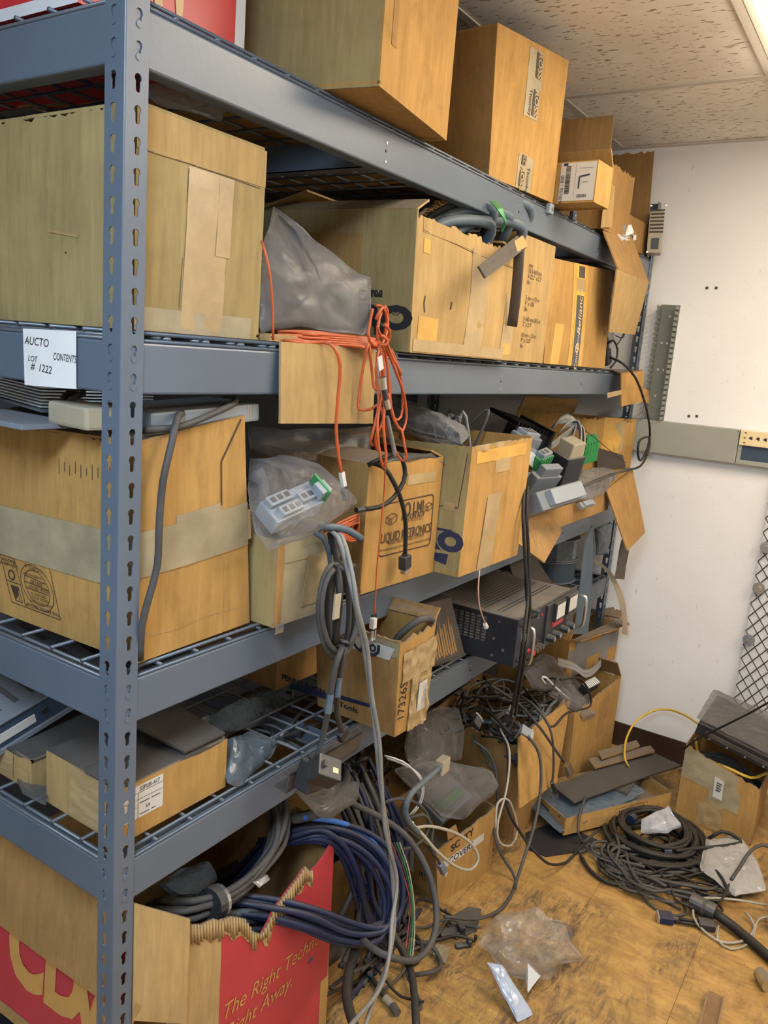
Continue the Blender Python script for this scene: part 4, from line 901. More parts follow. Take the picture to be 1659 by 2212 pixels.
# ================================================================== orange fibre
def orange(P, r=.0026, lab='orange fibre loop hanging in the tangle over the tan flap', **kw): return cable(lab, P, r, m_orange, name='fibre_cable', group='orange fibre loops', **kw)
rn = random.Random(5)
K = (826, 735)
loops = [((805, 668), (795, 720), (806, 746), (826, 742), (838, 700), (828, 665), (812, 660)), ((812, 690), (826, 664), (836, 690), (828, 735)), ((815, 735), (818, 690), (832, 662), (838, 690), (826, 740)),
 ((795, 742), (785, 790), (775, 860), (776, 884), (800, 884), (824, 868)), ((797, 745), (803, 800), (808, 838), (816, 841)), ((820, 745), (812, 800), (818, 870), (806, 930), (800, 955), (806, 962)),
 ((825, 748), (822, 820), (830, 900), (812, 940), (812, 965), (818, 975)), ((830, 742), (838, 800), (842, 870), (852, 905), (866, 900), (870, 860), (862, 800), (845, 755)), ((832, 745), (850, 790), (872, 850), (878, 900), (872, 925), (866, 930), (850, 905), (838, 850)),
 ((828, 742), (840, 810), (845, 880), (858, 920), (868, 930), (874, 965), (878, 985), (872, 995), (860, 985), (838, 935), (822, 880)), ((822, 750), (828, 830), (818, 890), (815, 930), (822, 990), (830, 1012)), ((826, 750), (832, 850), (828, 920), (834, 980), (832, 1008)),
 ((836, 742), (850, 775), (864, 800), (866, 810)), ((818, 720), (838, 735), (832, 745), (818, 744)), ((830, 700), (842, 715), (838, 740), (825, 748)), ((815, 705), (822, 725), (836, 730), (830, 748))]
for k, lp in enumerate(loops):
    y0 = -.024 - .0045 * k
    orange([(u, v, y0 - .01 * math.sin(i * .9 + k)) for i, (u, v) in enumerate(lp)], .0027 if k > 2 else .0032)
for k in range(16):
    orange([(600 + 14 * (k % 5), 716 + 1.3 * k, .03 - .001 * k), (660, 716 + 1.9 * k, .012 - .002 * (k % 4)), (730, 722 + 1.6 * k, .0 - .002 * (k % 3)), (785, 728 + 1.5 * k, -.012 - .001 * k), (815 + k, 734 + 1.3 * k, -.026)], .0026, 'orange fibre strand running out from under the milky bag')
orange([(615, 735, .006), (660, 741, .0), (700, 739, -.010), (722, 752, -.030), (735, 790, -.035), (730, 860, -.036), (726, 930, -.036), (732, 990, -.037), (738, 1022, -.038)], .0032, 'orange fibre lead dropping across the tan flap to a black plug')
e = empty('fibre_plug', U(742, 1050, 'y', -.04), 'black fibre plug with white label at the lead end', 'plug')
mt = frame(U(738, 1020, 'y', -.038), U(746, 1070, 'y', -.042) - U(738, 1020, 'y', -.038), V((0, -1, 0)))
MB().cbox((0, -.005, -.004), (.028, .005, .004), .001, mt).build('label_sleeve', m_label, e); MB().cbox((.028, -.006, -.005), (.055, .006, .005), .001, mt).build('plug', m_black, e)
e = empty('fibre_coupler', U(830, 840, 'y', -.10), 'chrome and black fibre coupler in the orange tangle', 'connector')
q = [U(820, 770, 'y', -.10), U(826, 815, 'y', -.10), U(829, 840, 'y', -.10), U(833, 862, 'y', -.10), U(838, 882, 'y', -.10)]
MB().cyl(q[1], q[2], .0065, 12).build('ferrule', m_metal, e); MB().cyl(q[2], q[3], .005, 10).build('sleeve', m_black, e); MB().cyl(q[3], q[4], .0062, 12).build('ferrule', m_metal, e); MB().cbox((-.0, -.007, -.001), (.025, .007, .001), .0004, frame(q[0], q[1] - q[0], V((0, -1, 0)))).build('paper_tag', m_label, e)
cable('white and grey lead end hanging behind the orange tangle', [(836, 900, -.06), (842, 930, -.06), (850, 965, -.06), (852, 985, -.06)], .0045, m_clight)
e = empty('fibre_lead', U(812, 1300, 'y', -.06), 'thin orange fibre lead dropping past the pump box to a duplex plug', 'cable')
MB().tube(spline(pts([(832, 1005, -.075), (830, 1060, -.062), (822, 1150, -.06), (814, 1230, -.06), (811, 1290, -.06), (808, 1330, -.06)])), .0017, 6).build('cord', m_orange, e, smooth=True)
for s in (-.004, .004):
    a, b, d, g = [U(*q, 'y', -.06) + V((s, 0, 0)) for q in ((808, 1325), (807, 1360), (806, 1374), (805, 1383))]
    MB().cyl(a, b, .0038, 10).build('boot', m_black, e); MB().cyl(b, d, .0055, 10).build('collar', m_metal, e); MB().cyl(d, g, .0032, 10).build('ferrule', m_label, e)
MB().cbox((0, -.006, -.0055), (.022, .006, .0055), .001, frame(U(807, 1335, 'y', -.065), V((0, 0, -1)), V((0, -1, 0)))).build('label_sleeve', m_label, e)
for k in range(9):
    P = [(700 + 4 * k, 1150 - 3 * (k % 3), -.06), (735 + 3 * k, 1128 + 4 * (k % 5), -.05), (775, 1112 + 6 * (k % 4), -.05 - .002 * k), (768, 1135 + 4 * k, -.045), (745, 1140 + 3 * k, -.05), (722 + 3 * k, 1145 + 2 * k, -.055)]
    orange(P, .0022, 'orange fibre loop spilling from under the module bag', )
# black lead on the LMI box
with_plug('black lead crossing the pump box front with an angled plug', [(795, 1005, -.03), (825, 990, -.05), (860, 980, -.055), (874, 1010, -.055), (872, 1040, -.058), (850, 1075, -.058), (820, 1095, -.052), (785, 1100, -.045)], .0048, m_cblack, lambda e, p, t: MB().cyl(p, p + t * .02, .006, 8).build('ferrule', m_black, e))
with_plug('black lead hanging down the pump box front to a square metal plug', [(800, 1000, -.02), (830, 1010, -.045), (852, 1045, -.06), (868, 1085, -.06), (876, 1130, -.058), (875, 1200, -.056)], .0048, m_cblack, plug_box(.026, .018, .03, m_black, .010, m_metal, .012))
# ================================================================== fourth shelf
c = Carton('low dusty box with white spec label on the fourth shelf', (.030, .027), (.264, .024), .190, Z4, .096, m_card, seed=50, bulge=.001, mats={'t': m_dark, 'l': m_cardp}, tear={})
f_ = c.P['f']; LBQ = [f_.px(*q) for q in ((290, 1690), (352, 1663), (349, 1722), (290, 1748))]
lb = f_.patch('spec_label', .02, LBQ[1][0], .33, .93, m_label, n=6)
def lp_(a, b): return (.02 + (LBQ[1][0] - .02) * a, .93 - .60 * b)
f_.poly('label_lines', f_.line([lp_(0, .22), lp_(1, .22)], .0007) + f_.line([lp_(0, .42), lp_(1, .42)], .0007) + f_.line([lp_(.38, .22), lp_(.38, .98)], .0007) + f_.line([lp_(0, .66), lp_(.38, .66)], .0007), m_ink, off=.0014, par=lb)
for b in (.55, .90): f_.poly('small_print', f_.line([lp_(.42, b), lp_(.66, b)], .0016), m_ink, off=.0014, par=lb); f_.poly('small_print', f_.line([lp_(.70, b), lp_(.82 + .1 * (b < .6), b)], .0016), m_ink, off=.0014, par=lb)
for txt, a, b, sz in (('SSPUR-417', .66, .12, .011), ('5A', .62, .74, .010)):
    q = lp_(a, b); f_.text(txt, q[0], q[1], sz, m_ink, off=.0016, par=lb, sx=.8)
l_ = c.P['l']; l_.patch('wrinkled_tape', .35, .85, .05, .98, m_tape, wrinkle=.0012, n=14, off=.002)
Pan('loose_top_sheet', (V((.168, .030, Z4 + .106)), V((.262, .028, Z4 + .106)), V((.255, .15, Z4 + .125)), V((.150, .15, Z4 + .125))), m_dark, c.e, wob=.001, seed=51)
c = Carton('flat tape-wrapped box under the slotted rack unit on the fourth shelf', (.034, .262), (.32, .262), .26, Z4, .058, m_cardp, seed=52, bulge=.001, mats={'t': m_dark})
c.P['l'].patch('clear_tape', .25, .8, .1, .95, m_tape, wrinkle=.0012, off=.002); c.P['l'].patch('pale_corner', .82, .97, .05, .6, m_cardp)
pillow('plastic_bag', [V((.012, .19, Z4 + .012)), V((.05, .235, Z4 + .012)), V((.03, .30, Z4 + .01)), V((.01, .25, Z4 + .01))], .004, m_filmd, .004, 53, label='dark bag corner pinched between the low boxes on the fourth shelf', cat='bag', nrm=(0, 0, 1))
e = empty('rack_unit', (.15, .4, Z4 + .1), 'blue-grey slotted rack unit leaning on the flat taped box', 'device')
A0 = U(0, 1655, 'x', .012); mt = frame(A0 + V((-.06, .02, -.01)), V((.34, -.02, .095)), V((-.25, -.12, 1)))
MB().cbox((0, 0, 0), (.42, .30, .010), .001, mt).build('base_plate', m_grey, e); MB().cbox((0, .004, .010), (.30, .29, .062), .002, mt).build('case', m_blue, e); MB().cbox((.30, .006, .010), (.41, .29, .055), .002, mt).build('end_block', m_black, e)
MB().cbox((0, .0, .060), (.305, .292, .064), .001, mt).build('top_cover', m_grey, e)
for k in range(8):
    for j in range(2): MB().box((.03 + k * .034, .03 + j * .12, .0635), (.040 + k * .034, .12 + j * .12, .0652), mt).build('slot', m_black, e)
MB().box((.07, .0025, .022), (.15, .0045, .040), mt).build('name_plate', m_label, e); MB().cyl(mt @ V((.17, .001, .035)), mt @ V((.17, .006, .035)), .006, 10).build('key_lock', m_black, e)
# dusty film bags and folding wire rack
pillow('plastic_bag', pts([(430, 1560, .16), (520, 1515, .22), (600, 1480, .28), (618, 1515, .26), (590, 1560, .20), (520, 1575, .16), (470, 1590, .12)]), .018, m_filmg, .012, 54, label='dark dusty plastic bag lying behind the low labelled box', cat='bag', nrm=(0, -.3, 1))
pillow('plastic_bag', pts([(492, 1600, .06), (540, 1585, .10), (608, 1600, .08), (580, 1640, .05), (545, 1670, .03), (520, 1700, .015), (488, 1690, .015)]), .018, m_filmg, .012, 55, label='crumpled dusty bag beside the folding wire rack on the fourth deck', cat='bag', nrm=(-.1, -.5, 1))
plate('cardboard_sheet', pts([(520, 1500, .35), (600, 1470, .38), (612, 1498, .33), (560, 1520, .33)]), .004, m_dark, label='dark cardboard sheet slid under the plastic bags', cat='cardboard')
e = empty('wire_rack', U(660, 1600, 'y', .1), 'folding grey wire rack with bent hooks standing on the fourth deck', 'rack')
m_rod = m_wire
for P in ([(548, 1562, .20), (590, 1568, .16), (650, 1600, .10), (690, 1618, .03), (693, 1650, .02)], [(545, 1575, .19), (580, 1582, .16), (640, 1612, .09), (668, 1628, .03), (672, 1655, .015)], [(580, 1548, .22), (640, 1570, .15), (700, 1590, .08), (735, 1600, .03), (738, 1632, .015)],
          [(610, 1528, .26), (660, 1545, .2), (705, 1562, .13), (712, 1590, .09)], [(612, 1520, .28), (670, 1500, .2), (702, 1492, .18), (690, 1452, .26), (655, 1437, .3), (638, 1450, .3)], [(632, 1485, .28), (675, 1500, .22), (715, 1520, .14), (740, 1540, .10)],
          [(632, 1435, .32), (680, 1452, .26), (702, 1490, .19), (650, 1540, .15), (605, 1590, .08)], [(615, 1478, .30), (632, 1465, .30), (633, 1460, .30), (632, 1435, .32)], [(632, 1485, .28), (630, 1530, .24)], [(618, 1495, .29), (690, 1520, .2), (730, 1545, .12), (728, 1580, .08)],
          [(575, 1600, .11), (640, 1580, .10), (690, 1560, .10)], [(584, 1570, .18), (590, 1598, .12)], [(598, 1600, .09), (640, 1620, .05), (640, 1650, .01)]):
    MB().tube(spline(pts(P), .03), .0042, 6).build('bent_rod', m_rod, e, smooth=True)
c = Carton('dim box with a dark band and serif lettering behind the wire rack', (.640, .230), (.92, .220), .30, Z4, .190, m_cardd, seed=56, bulge=.001)
l_ = c.P['l']; q = [l_.px(*p) for p in ((628, 1475), (708, 1498), (708, 1510), (628, 1487))]; l_.poly('blue_band', [q[::-1]], m_inkb); q = l_.px(655, 1479); l_.text('PENN-UNION', q[0], q[1], .019, m_ink, sx=1.1, bold=.0008)
c = Carton('battered tool box with a dark stripe hanging off the fourth shelf', (.634, -.106), (.752, -.112), .215, Z4, .222, m_card, m_cardin, seed=57, bulge=.003, closed=False, tear={'f': .012, 'l': .004}, top=[(-.045, -.02, .010), (-.03, -.02, .022), (0, 0, .0), (-.03, 0, -.0)], flaps={'b': (.03, 10), 'r': (.03, 30)}, mats={'l': m_cardd})
l_ = c.P['l']; q = [l_.px(*p) for p in ((735, 1502), (800, 1523), (800, 1531), (735, 1511))]; l_.poly('dark_stripe', [q[::-1]], m_inkb); q = l_.px(738, 1523); l_.text('ion Tools', q[0], q[1], .020, m_ink, sx=1.2, bold=.0005)
tb = l_.patch('clear_tape', .02, .99, .83, .97, m_tapeg, wrinkle=.001)
L4Q = [l_.px(*p) for p in ((752, 1372), (838, 1405), (830, 1430), (752, 1400))]; wl = l_.poly('white_logo_label', [L4Q[::-1]], m_label, off=.0025)
def qq(a, b): return tuple((L4Q[0][k] * (1 - a) + L4Q[1][k] * a) * (1 - b) + (L4Q[3][k] * (1 - a) + L4Q[2][k] * a) * b for k in (0, 1))
l_.poly('blue_logo', l_.line([qq(.05, .0), qq(.06, .5), qq(.2, .9), qq(.62, .95), qq(.70, .6), qq(.66, .1)], .007) + l_.line([qq(.28, .1), qq(.29, .8)], .004) + l_.line([qq(.28, .4), qq(.40, .4)], .004), m_inkb, off=.0035); q = qq(.55, .45); l_.poly('gear_mark', l_.ring(q[0], q[1], .007, .005, n=8), m_inkb, off=.0035)
f_ = c.P['f']; f_.text('17326S', .16, .36, .034, m_ink, rot=88, sx=1.0); f_.patch('torn_paper', .36, 1.0, .0, .58, m_tape, wrinkle=.007, n=16, off=.003); f_.patch('peeling_tape', .10, 1.08, .56, .86, m_tape, wrinkle=.005, n=16, off=.003); f_.patch('shipping_label', .55, .82, .18, .48, m_label, wrinkle=.003, off=.007); f_.text('DISTRIBUTOR', .74, .33, .010, m_ink, rot=88, off=.0105)
cable('thick grey hose looping out of the battered tool box', [(845, 1405, -.06), (858, 1378, -.085), (886, 1352, -.11), (912, 1337, -.125), (932, 1338, -.125), (939, 1352, -.12), (930, 1390, -.10)], .0075, m_cgrey, name='hose', cat='hose')
c = Carton('dust-streaked dark box with slanted front beside the perforated power supply', (.968, .040), (1.165, .004), .28, Z4, .150, m_dark, seed=58, bulge=.0, top=[(-.01, .05, .01), (-.02, .05, .01), (0, 0, 0), (0, 0, 0)])
f_ = c.P['f']
for k in range(9):
    u = .42 + .05 * k; f_.poly('scrape_mark', [[(u, .08 + .03 * (k % 3)), (u + .035, .10), (u + .05 + .02 * (k % 2), .55 + .06 * (k % 4)), (u + .03, .50 + .05 * (k % 3))]], m_cardd if k % 2 else m_cardin)
# rack power supply
PX0, PX1, PY0, PY1, PZ0, PZ1 = 1.182, 1.588, -.128, .300, Z4, Z4 + .134
e = empty('power_supply', ((PX0 + PX1) / 2, (PY0 + PY1) / 2, PZ0), 'black rack power supply with perforated top, meters and chrome handles', 'power supply')
MB().cbox((PX0, PY0, PZ0), (PX1, PY1, PZ1 - .002), .002).build('case', m_blackm, e)
MB().cbox((PX0 - .001, PY0 + .002, PZ1 - .003), (PX1 + .001, PY1, PZ1), .001).build('top_cover', M('dusty_cover', (.10, .09, .08), .6, 0, .3, 9, dust=.8, dustcol=(.19, .165, .135)), e)
h = MB()
for i in range(34):
    for j in range(26):
        x, y = PX0 + .03 + i * .0105, PY0 + .055 + j * .0125
        if j in (2, 3): continue
        h.add([V((x, y, PZ1 + .0004)), V((x + .006, y, PZ1 + .0004)), V((x + .006, y + .0055, PZ1 + .0004)), V((x, y + .0055, PZ1 + .0004))], [(0, 1, 2, 3)])
h.build('top_perforation', m_ink, e, kind='stuff')
h = MB()
for i in range(9):
    for j in range(12):
        y, z = PY0 + .085 + j * .018, PZ0 + .050 + i * .008; h.add([V((PX0 - .0005, y, z)), V((PX0 - .0005, y, z + .005)), V((PX0 - .0005, y + .012, z + .005)), V((PX0 - .0005, y + .012, z))], [(0, 1, 2, 3)])
h.build('side_perforation', M('grille_gap', (.16, .15, .12), .5, .3, .5, 90), e, kind='stuff')
for (y, z) in ((PY0 + .05, .115), (PY0 + .06, .065), (PY0 + .06, .018), (PY0 + .03, .04)): MB().cyl((PX0 + .001, y, PZ0 + z), (PX0 - .002, y, PZ0 + z), .0042, 10).build('screw', m_metal, e)
fpn = MB().cbox((PX0 - .004, PY0 - .006, PZ0 - .001), (PX1 + .034, PY0, PZ1 + .001), .001).build('front_panel', m_blackm, e)
MB().cbox((PX0 + .19, PY0 - .012, PZ0 + .01), (PX1 + .005, PY0 - .005, PZ1 - .004), .001).build('meter_bezel', m_black, e)
for x in (PX0 + .235, PX0 + .335):
    o = MB().cbox((x, PY0 - .022, PZ0 + .072), (x + .075, PY0 - .010, PZ1 - .006), .002).build('meter', m_black, e)
    MB().box((x + .006, PY0 - .0226, PZ0 + .080), (x + .069, PY0 - .0218, PZ1 - .012)).build('meter_scale', m_label, o)
    MB().box((x, PY0 - .018, PZ0 + .058), (x + .075, PY0 - .010, PZ0 + .071)).build('meter_foot', m_red if x < PX0 + .3 else m_dark, e)
for k in range(4):
    x = PX0 + .215 + k * .045 + (.02 if k > 1 else 0); o = MB().cyl((x, PY0 - .008, PZ0 + .030), (x, PY0 - .034, PZ0 + .030), .0125, 14, .0105).build('knob', m_black, e, smooth=False)
    MB().cyl((x, PY0 - .034, PZ0 + .030), (x, PY0 - .035, PZ0 + .030), .007, 12).build('knob_cap', m_grey, o)
for k in range(4): MB().cyl((PX0 + .09 + k * .022, PY0 - .004, PZ0 + .022), (PX0 + .09 + k * .022, PY0 - .026, PZ0 + .022), .0072, 12).build('binding_post', m_red if k == 0 else m_dark, e)
MB().cbox((PX0 + .03, PY0 - .014, PZ0 + .065), (PX0 + .05, PY0 - .004, PZ0 + .085), .002).build('power_switch', m_label, e); MB().cyl((PX0 + .11, PY0 - .004, PZ0 + .118), (PX0 + .11, PY0 - .016, PZ0 + .118), .005, 10).build('fuse_cap', m_metal, e); MB().cyl((PX0 + .16, PY0 - .004, PZ0 + .112), (PX0 + .16, PY0 - .008, PZ0 + .112), .004, 10).build('indicator', m_red, e)
for x in (PX0 + .012, PX1 + .012): MB().tube(spline([(x, PY0 - .004, PZ0 + .018), (x, PY0 - .036, PZ0 + .018), (x, PY0 - .046, PZ0 + .030), (x, PY0 - .046, PZ0 + .104), (x, PY0 - .036, PZ0 + .116), (x, PY0 - .004, PZ0 + .116)], .01), .0052, 10).build('handle', m_metal, e, smooth=True)
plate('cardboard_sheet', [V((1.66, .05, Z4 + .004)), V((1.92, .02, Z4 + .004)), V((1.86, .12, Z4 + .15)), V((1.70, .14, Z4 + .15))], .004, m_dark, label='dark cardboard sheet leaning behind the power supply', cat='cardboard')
# cable reels, straps and a dark bag at the far end
for k, z in enumerate((Z4 + .001, Z4 + .086)):
    cx, cy = 2.14, .17
    e = empty('cable_reel', (cx, cy, z), 'roll of flat dark strapping, %s of the pair on the fourth deck' % ('lower' if k == 0 else 'upper'), 'reel', 'strapping rolls at the far end')
    MB().cyl((cx, cy, z), (cx, cy, z + .004), .118, 28).build('flange', m_grey, e); MB().cyl((cx, cy, z + .004), (cx, cy, z + .078), .112, 28).build('wound_strap', m_filmg if k else m_strapg, e, smooth=False); MB().cyl((cx, cy, z + .078), (cx, cy, z + .082), .118, 28).build('flange', m_grey, e)
pillow('plastic_bag', pts([(1284, 1140, .03), (1322, 1128, .01), (1318, 1165, .01), (1312, 1195, .01), (1288, 1200, .03), (1286, 1165, .03)]), .012, m_filmg, .006, 60, label='dark blue plastic bag hanging inside the far post', cat='bag', nrm=(.2, -1, 0))
def strap(label, L_, R_, mat, th=.0012, cat='strap', name='packing_strap'):
    A, B = spline(pts(L_)), spline(pts(R_)); n = min(len(A), len(B))
    A = [A[int(i * (len(A) - 1) / (n - 1))] for i in range(n)]; B = [B[int(i * (len(B) - 1) / (n - 1))] for i in range(n)]
    v, f = [], []
    for a, b in zip(A, B): v += [a, b, b + V((0, th, 0)), a + V((0, th, 0))]
    for i in range(n - 1):
        for k in range(4): f.append((4 * i + k, 4 * i + (k + 1) % 4, 4 * i + 4 + (k + 1) % 4, 4 * i + 4 + k))
    f += [(0, 3, 2, 1), (4 * n - 4, 4 * n - 3, 4 * n - 2, 4 * n - 1)]
    return mk(name, v, f, mat, None, label=label, cat=cat)
strap('wide blue-grey strap hanging from the third beam past the power supply', [(1279, 1135, -.01), (1266, 1170, -.04), (1258, 1230, -.07), (1250, 1300, -.09), (1240, 1370, -.11)], [(1283, 1135, -.01), (1281, 1170, -.04), (1280, 1230, -.07), (1278, 1300, -.09), (1270, 1370, -.11)], m_strapg, .003)
strap('tan plastic strap arching out of the strapping rolls to the tape-crossed box', [(1282, 1212, -.01), (1312, 1238, -.06), (1335, 1290, -.10), (1345, 1340, -.11), (1344, 1370, -.11)], [(1285, 1208, -.01), (1320, 1235, -.06), (1346, 1285, -.10), (1354, 1330, -.11), (1356, 1372, -.11)], m_strapt)
strap('dark grey strip hanging below the brown side flap by the wall', [(1348, 1150, -.10), (1338, 1190, -.11), (1333, 1225, -.11), (1328, 1250, -.11)], [(1360, 1165, -.10), (1358, 1195, -.11), (1352, 1225, -.11), (1349, 1252, -.11)], m_dark, .002)

# ================================================================== floor: boxes
cx = Carton('red and tan computer carton with torn front at the foot of the corner post', (.105, -.010), (.580, -.022), .44, .0, .505, m_red, m_cardp, seed=70, bulge=.004, closed=False, mats={'l': m_cardd, 'r': m_cardd, 'b': m_cardin}, tear={'r': .006}, top=[(0, 0, .045), (-.02, 0, 0), (0, 0, .02), (0, 0, .05)], sides='lbrd', name='cardboard_box')
a, b = cx.c[0], cx.c[1]; ta, tb = cx.t[0], cx.t[1]
# torn front panel
prof = [(0, 1.0), (.06, 1.0), (.10, .985), (.16, .96), (.22, .955), (.26, .93), (.31, .925), (.36, .90), (.40, .875), (.45, .80), (.50, .765), (.54, .79), (.58, .84), (.63, .86), (.68, .885), (.73, .905), (.78, .94), (.82, .90), (.87, .905), (.92, .93), (.96, .96), (1.0, 1.0)]
fr = Pan('front_panel', (a, b, tb, ta), m_red, cx.e, bulge=.004, seed=70, nx=40, ny=10)
me = fr.ob.data; base = WL[fr.ob]
def cutat(u):
    for (u0, t0), (u1, t1) in zip(prof, prof[1:]):
        if u0 <= u <= u1: return t0 + (t1 - t0) * (u - u0) / max(1e-6, u1 - u0)
    return 1
for k, vv in enumerate(me.vertices):
    kk = k % 451; j, i = divmod(kk, 41); t = j / 10 * cutat(i / 40); vv.co = fr.pos(i / 40, t, -.0045 * (k // 451)) - base
fr.patch('kraft_margin', 0, .27, 0, .94, m_cardp, n=8, off=.0008)
# exposed corrugation along the tear
tv = []; tf = []
for k in range(41):
    u = .10 + .74 * k / 40; t = cutat(u); d = (.07 + .05 * noise.noise(V((k * .35, 5, 2)))) * (.35 if .46 < u < .52 else 1)
    tv += [fr.pos(u, t + .002, .0016), fr.pos(u, t - d, .0012)]
for k in range(40): tf.append((2 * k, 2 * k + 1, 2 * k + 3, 2 * k + 2))
mk('torn_layer', tv, tf, m_cardp, fr.ob)
for k in range(46):
    u = .11 + .72 * k / 45; t = cutat(u); hgt = .065 + .05 * noise.noise(V((k * .4, 3, 1)))
    if .47 < u < .53: hgt *= .4
    MB().tube([fr.pos(u, t + .004, .001), fr.pos(u + .004, t - max(.02, hgt), .0012)], .0040, 6, flat=.6).build('torn_flute', m_cardp, fr.ob, smooth=True)
q = fr.px(478, 2190); q2 = fr.px(672, 2065); ang = math.degrees(math.atan2((q2[1] - q[1]) * fr.h, (q2[0] - q[0]) * fr.w))
fr.text('The Right Technology.', q[0], q[1] + .012, .047, m_goldp, align='LEFT', shear=.3, sx=.86, rot=0 if abs(ang) < 12 else ang); fr.text('Right Away.', q[0] + .02, q[1] - .085, .047, m_goldp, align='LEFT', shear=.3, sx=.86, rot=0 if abs(ang) < 12 else ang)
fr.patch('kraft_corner', .94, 1.0, 0, .30, m_card, n=4, off=.001)
# outer end flap with the logo, and the tan flap folded over it
ZE = .60
ef = Pan('end_flap', (V((.012, .44, .262)), V((.034, .03, .235)), V((.050, .03, ZE)), V((.040, .44, ZE + .01))), m_red, cx.e, wob=.003, seed=71)
ef.patch('kraft_margin', 0, 1, 0, .07, m_cardd, n=6); ef.patch('kraft_margin', .86, 1, 0, 1, m_cardd, n=6, off=.001)
q0 = ef.px(95, 2095); ef.text('CD', q0[0], q0[1], .20, m_goldp, bold=.010, sx=.72, off=.0014); ef.text('W', ef.px(205, 2150)[0] + .05, q0[1] - .08, .2, m_goldp, bold=.01, sx=.7, off=.0016)
Pan('folded_flap', (V((.024, .44, .432)), V((.022, .03, .442)), V((.046, .03, ZE + .012)), V((.034, .44, ZE + .022))), m_cardd, cx.e, wob=.003, seed=72)
Pan('front_side_flap', (U(288, 2205, 'y', -.004), U(403, 2212, 'y', -.024), U(411, 1986, 'y', -.022), U(290, 1952, 'y', .0)), m_cardp, cx.e, wob=.003, seed=73, bulge=.002)
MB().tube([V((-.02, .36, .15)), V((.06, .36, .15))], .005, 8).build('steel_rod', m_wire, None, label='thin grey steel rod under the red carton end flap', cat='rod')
MB().cbox((.0, .20, .0), (.085, .55, .145), .004).build('shade_block', m_ink, None, label='black crate added to stand for the shade beneath the red carton end flap', cat='filler')  # black box stands for the dark shade under the flap

c = Carton('orange box with handwriting and white shipping labels on the floor under cables', (1.118, -.014), (1.362, -.064), .24, .0, .195, m_card, m_cardd, seed=75, bulge=.002, closed=False, top=[(-.045, 0, .0), (-.02, 0, .03), (0, 0, .03), (-.02, 0, .0)], mats={'l': m_cardd}, tear={'f': .006})
f_ = c.P['f']; q = f_.px(985, 1820); f_.text('SC  TY', .42, .86, .034, m_ink, rot=4, bold=.001); f_.patch('masking_tape', .05, .80, .60, .72, m_label, skew=0, wrinkle=.0006); f_.text('COVERS', .40, .66, .030, m_ink, bold=.0005, off=.0016)
l_ = c.P['l']; q = l_.px(905, 1850)
l_.patch('shipping_label', .30, .62, .30, .92, m_label); l_.patch('shipping_label', .12, .40, .22, .62, m_label, off=.0012)
bars = []; t = .40
while t < .85: bars.append([(.40, t), (.57, t), (.57, t + .012), (.40, t + .012)]); t += .03
l_.poly('barcode', bars, m_ink, off=.0018)
for t in (.52, .30): l_.poly('handling_mark', l_.frame_(.68, .80, t, t + .17, .0015) + l_.line([(.72, t + .04), (.72, t + .13)], .006) + l_.line([(.76, t + .04), (.76, t + .13)], .006), m_ink)
l_.poly('print_line', l_.line([(.05, .08), (.85, .07)], .001) + l_.line([(.05, .95), (.95, .95)], .0016), m_ink)
Pan('raised_corner', (U(968, 1815, 'y', -.035), U(990, 1800, 'y', -.045), U(986, 1783, 'y', -.045), U(966, 1797, 'y', -.035)), m_card, c.e, wob=.001, seed=76, nx=4, ny=4)
CB5 = c
c = Carton('brown box of tangled leads on the floor with its front flap hanging out', (1.545, -.055), (1.900, -.058), .34, .0, .352, m_cardd, m_cardin, seed=77, bulge=.003, closed=False, tear={'l': .02, 'f': .01}, top=[(-.03, 0, .0), (-.02, 0, .035), (0, 0, .03), (0, 0, 0)])
CB6 = c
Pan('hanging_flap', (U(1124, 1746, 'y', -.135), U(1203, 1690, 'y', -.125), U(1233, 1510, 'y', -.055), U(1120, 1592, 'y', -.065)), m_card, c.e, wob=.006, seed=78, bulge=.008)
c = Carton('orange box with a clear bag and ribbon cable on the floor by the end wall', (1.932, -.090), (2.326, -.126), .26, .0, .338, m_card, m_cardin, seed=79, bulge=.004, closed=False, tear={'f': .014, 'r': .01}, top=[(-.02, 0, .0), (.0, 0, .02), (0, 0, .02), (0, 0, 0)], flaps={'r': (.08, -35)})
CB7 = c
f_ = c.P['f']; f_.patch('peeled_tape', .52, .66, .45, .88, m_cardd, wrinkle=.002); f_.patch('peeled_tape', .68, .76, .62, .9, m_cardd, wrinkle=.002)
c = Carton('box crossed with grey tape stacked behind the orange bag box', (2.06, .010), (2.420, -.066), .24, .385, .150, m_card, m_cardd, seed=80, bulge=.003, closed=False, tear={'f': .010, 'r': .02}, flaps={'f': (.05, 75, .5, .012), 'r': (.05, 50, .4, .012), 'l': (.06, -30)}, top=[(0, 0, 0), (.0, 0, .02), (0, 0, 0), (0, 0, 0)])
f_ = c.P['f']; m_tg = M('grey_duct_tape', (.17, .16, .15), .5, 0, .15, 12, .2, 40)
f_.patch('grey_tape', 0, 1, .35, .72, m_tg, wrinkle=.001); f_.patch('grey_tape', .12, .38, 0, 1, m_tg, off=.0013, wrinkle=.001); f_.patch('grey_tape', .62, .80, 0, 1, m_tg, off=.0013, wrinkle=.001)
MB().cbox((2.09, .165, .0), (2.36, .30, .380), .004).build('cardboard_box', m_cardd, None, label='plain brown carton behind the orange bag box holding up the tape-crossed box', cat='box')
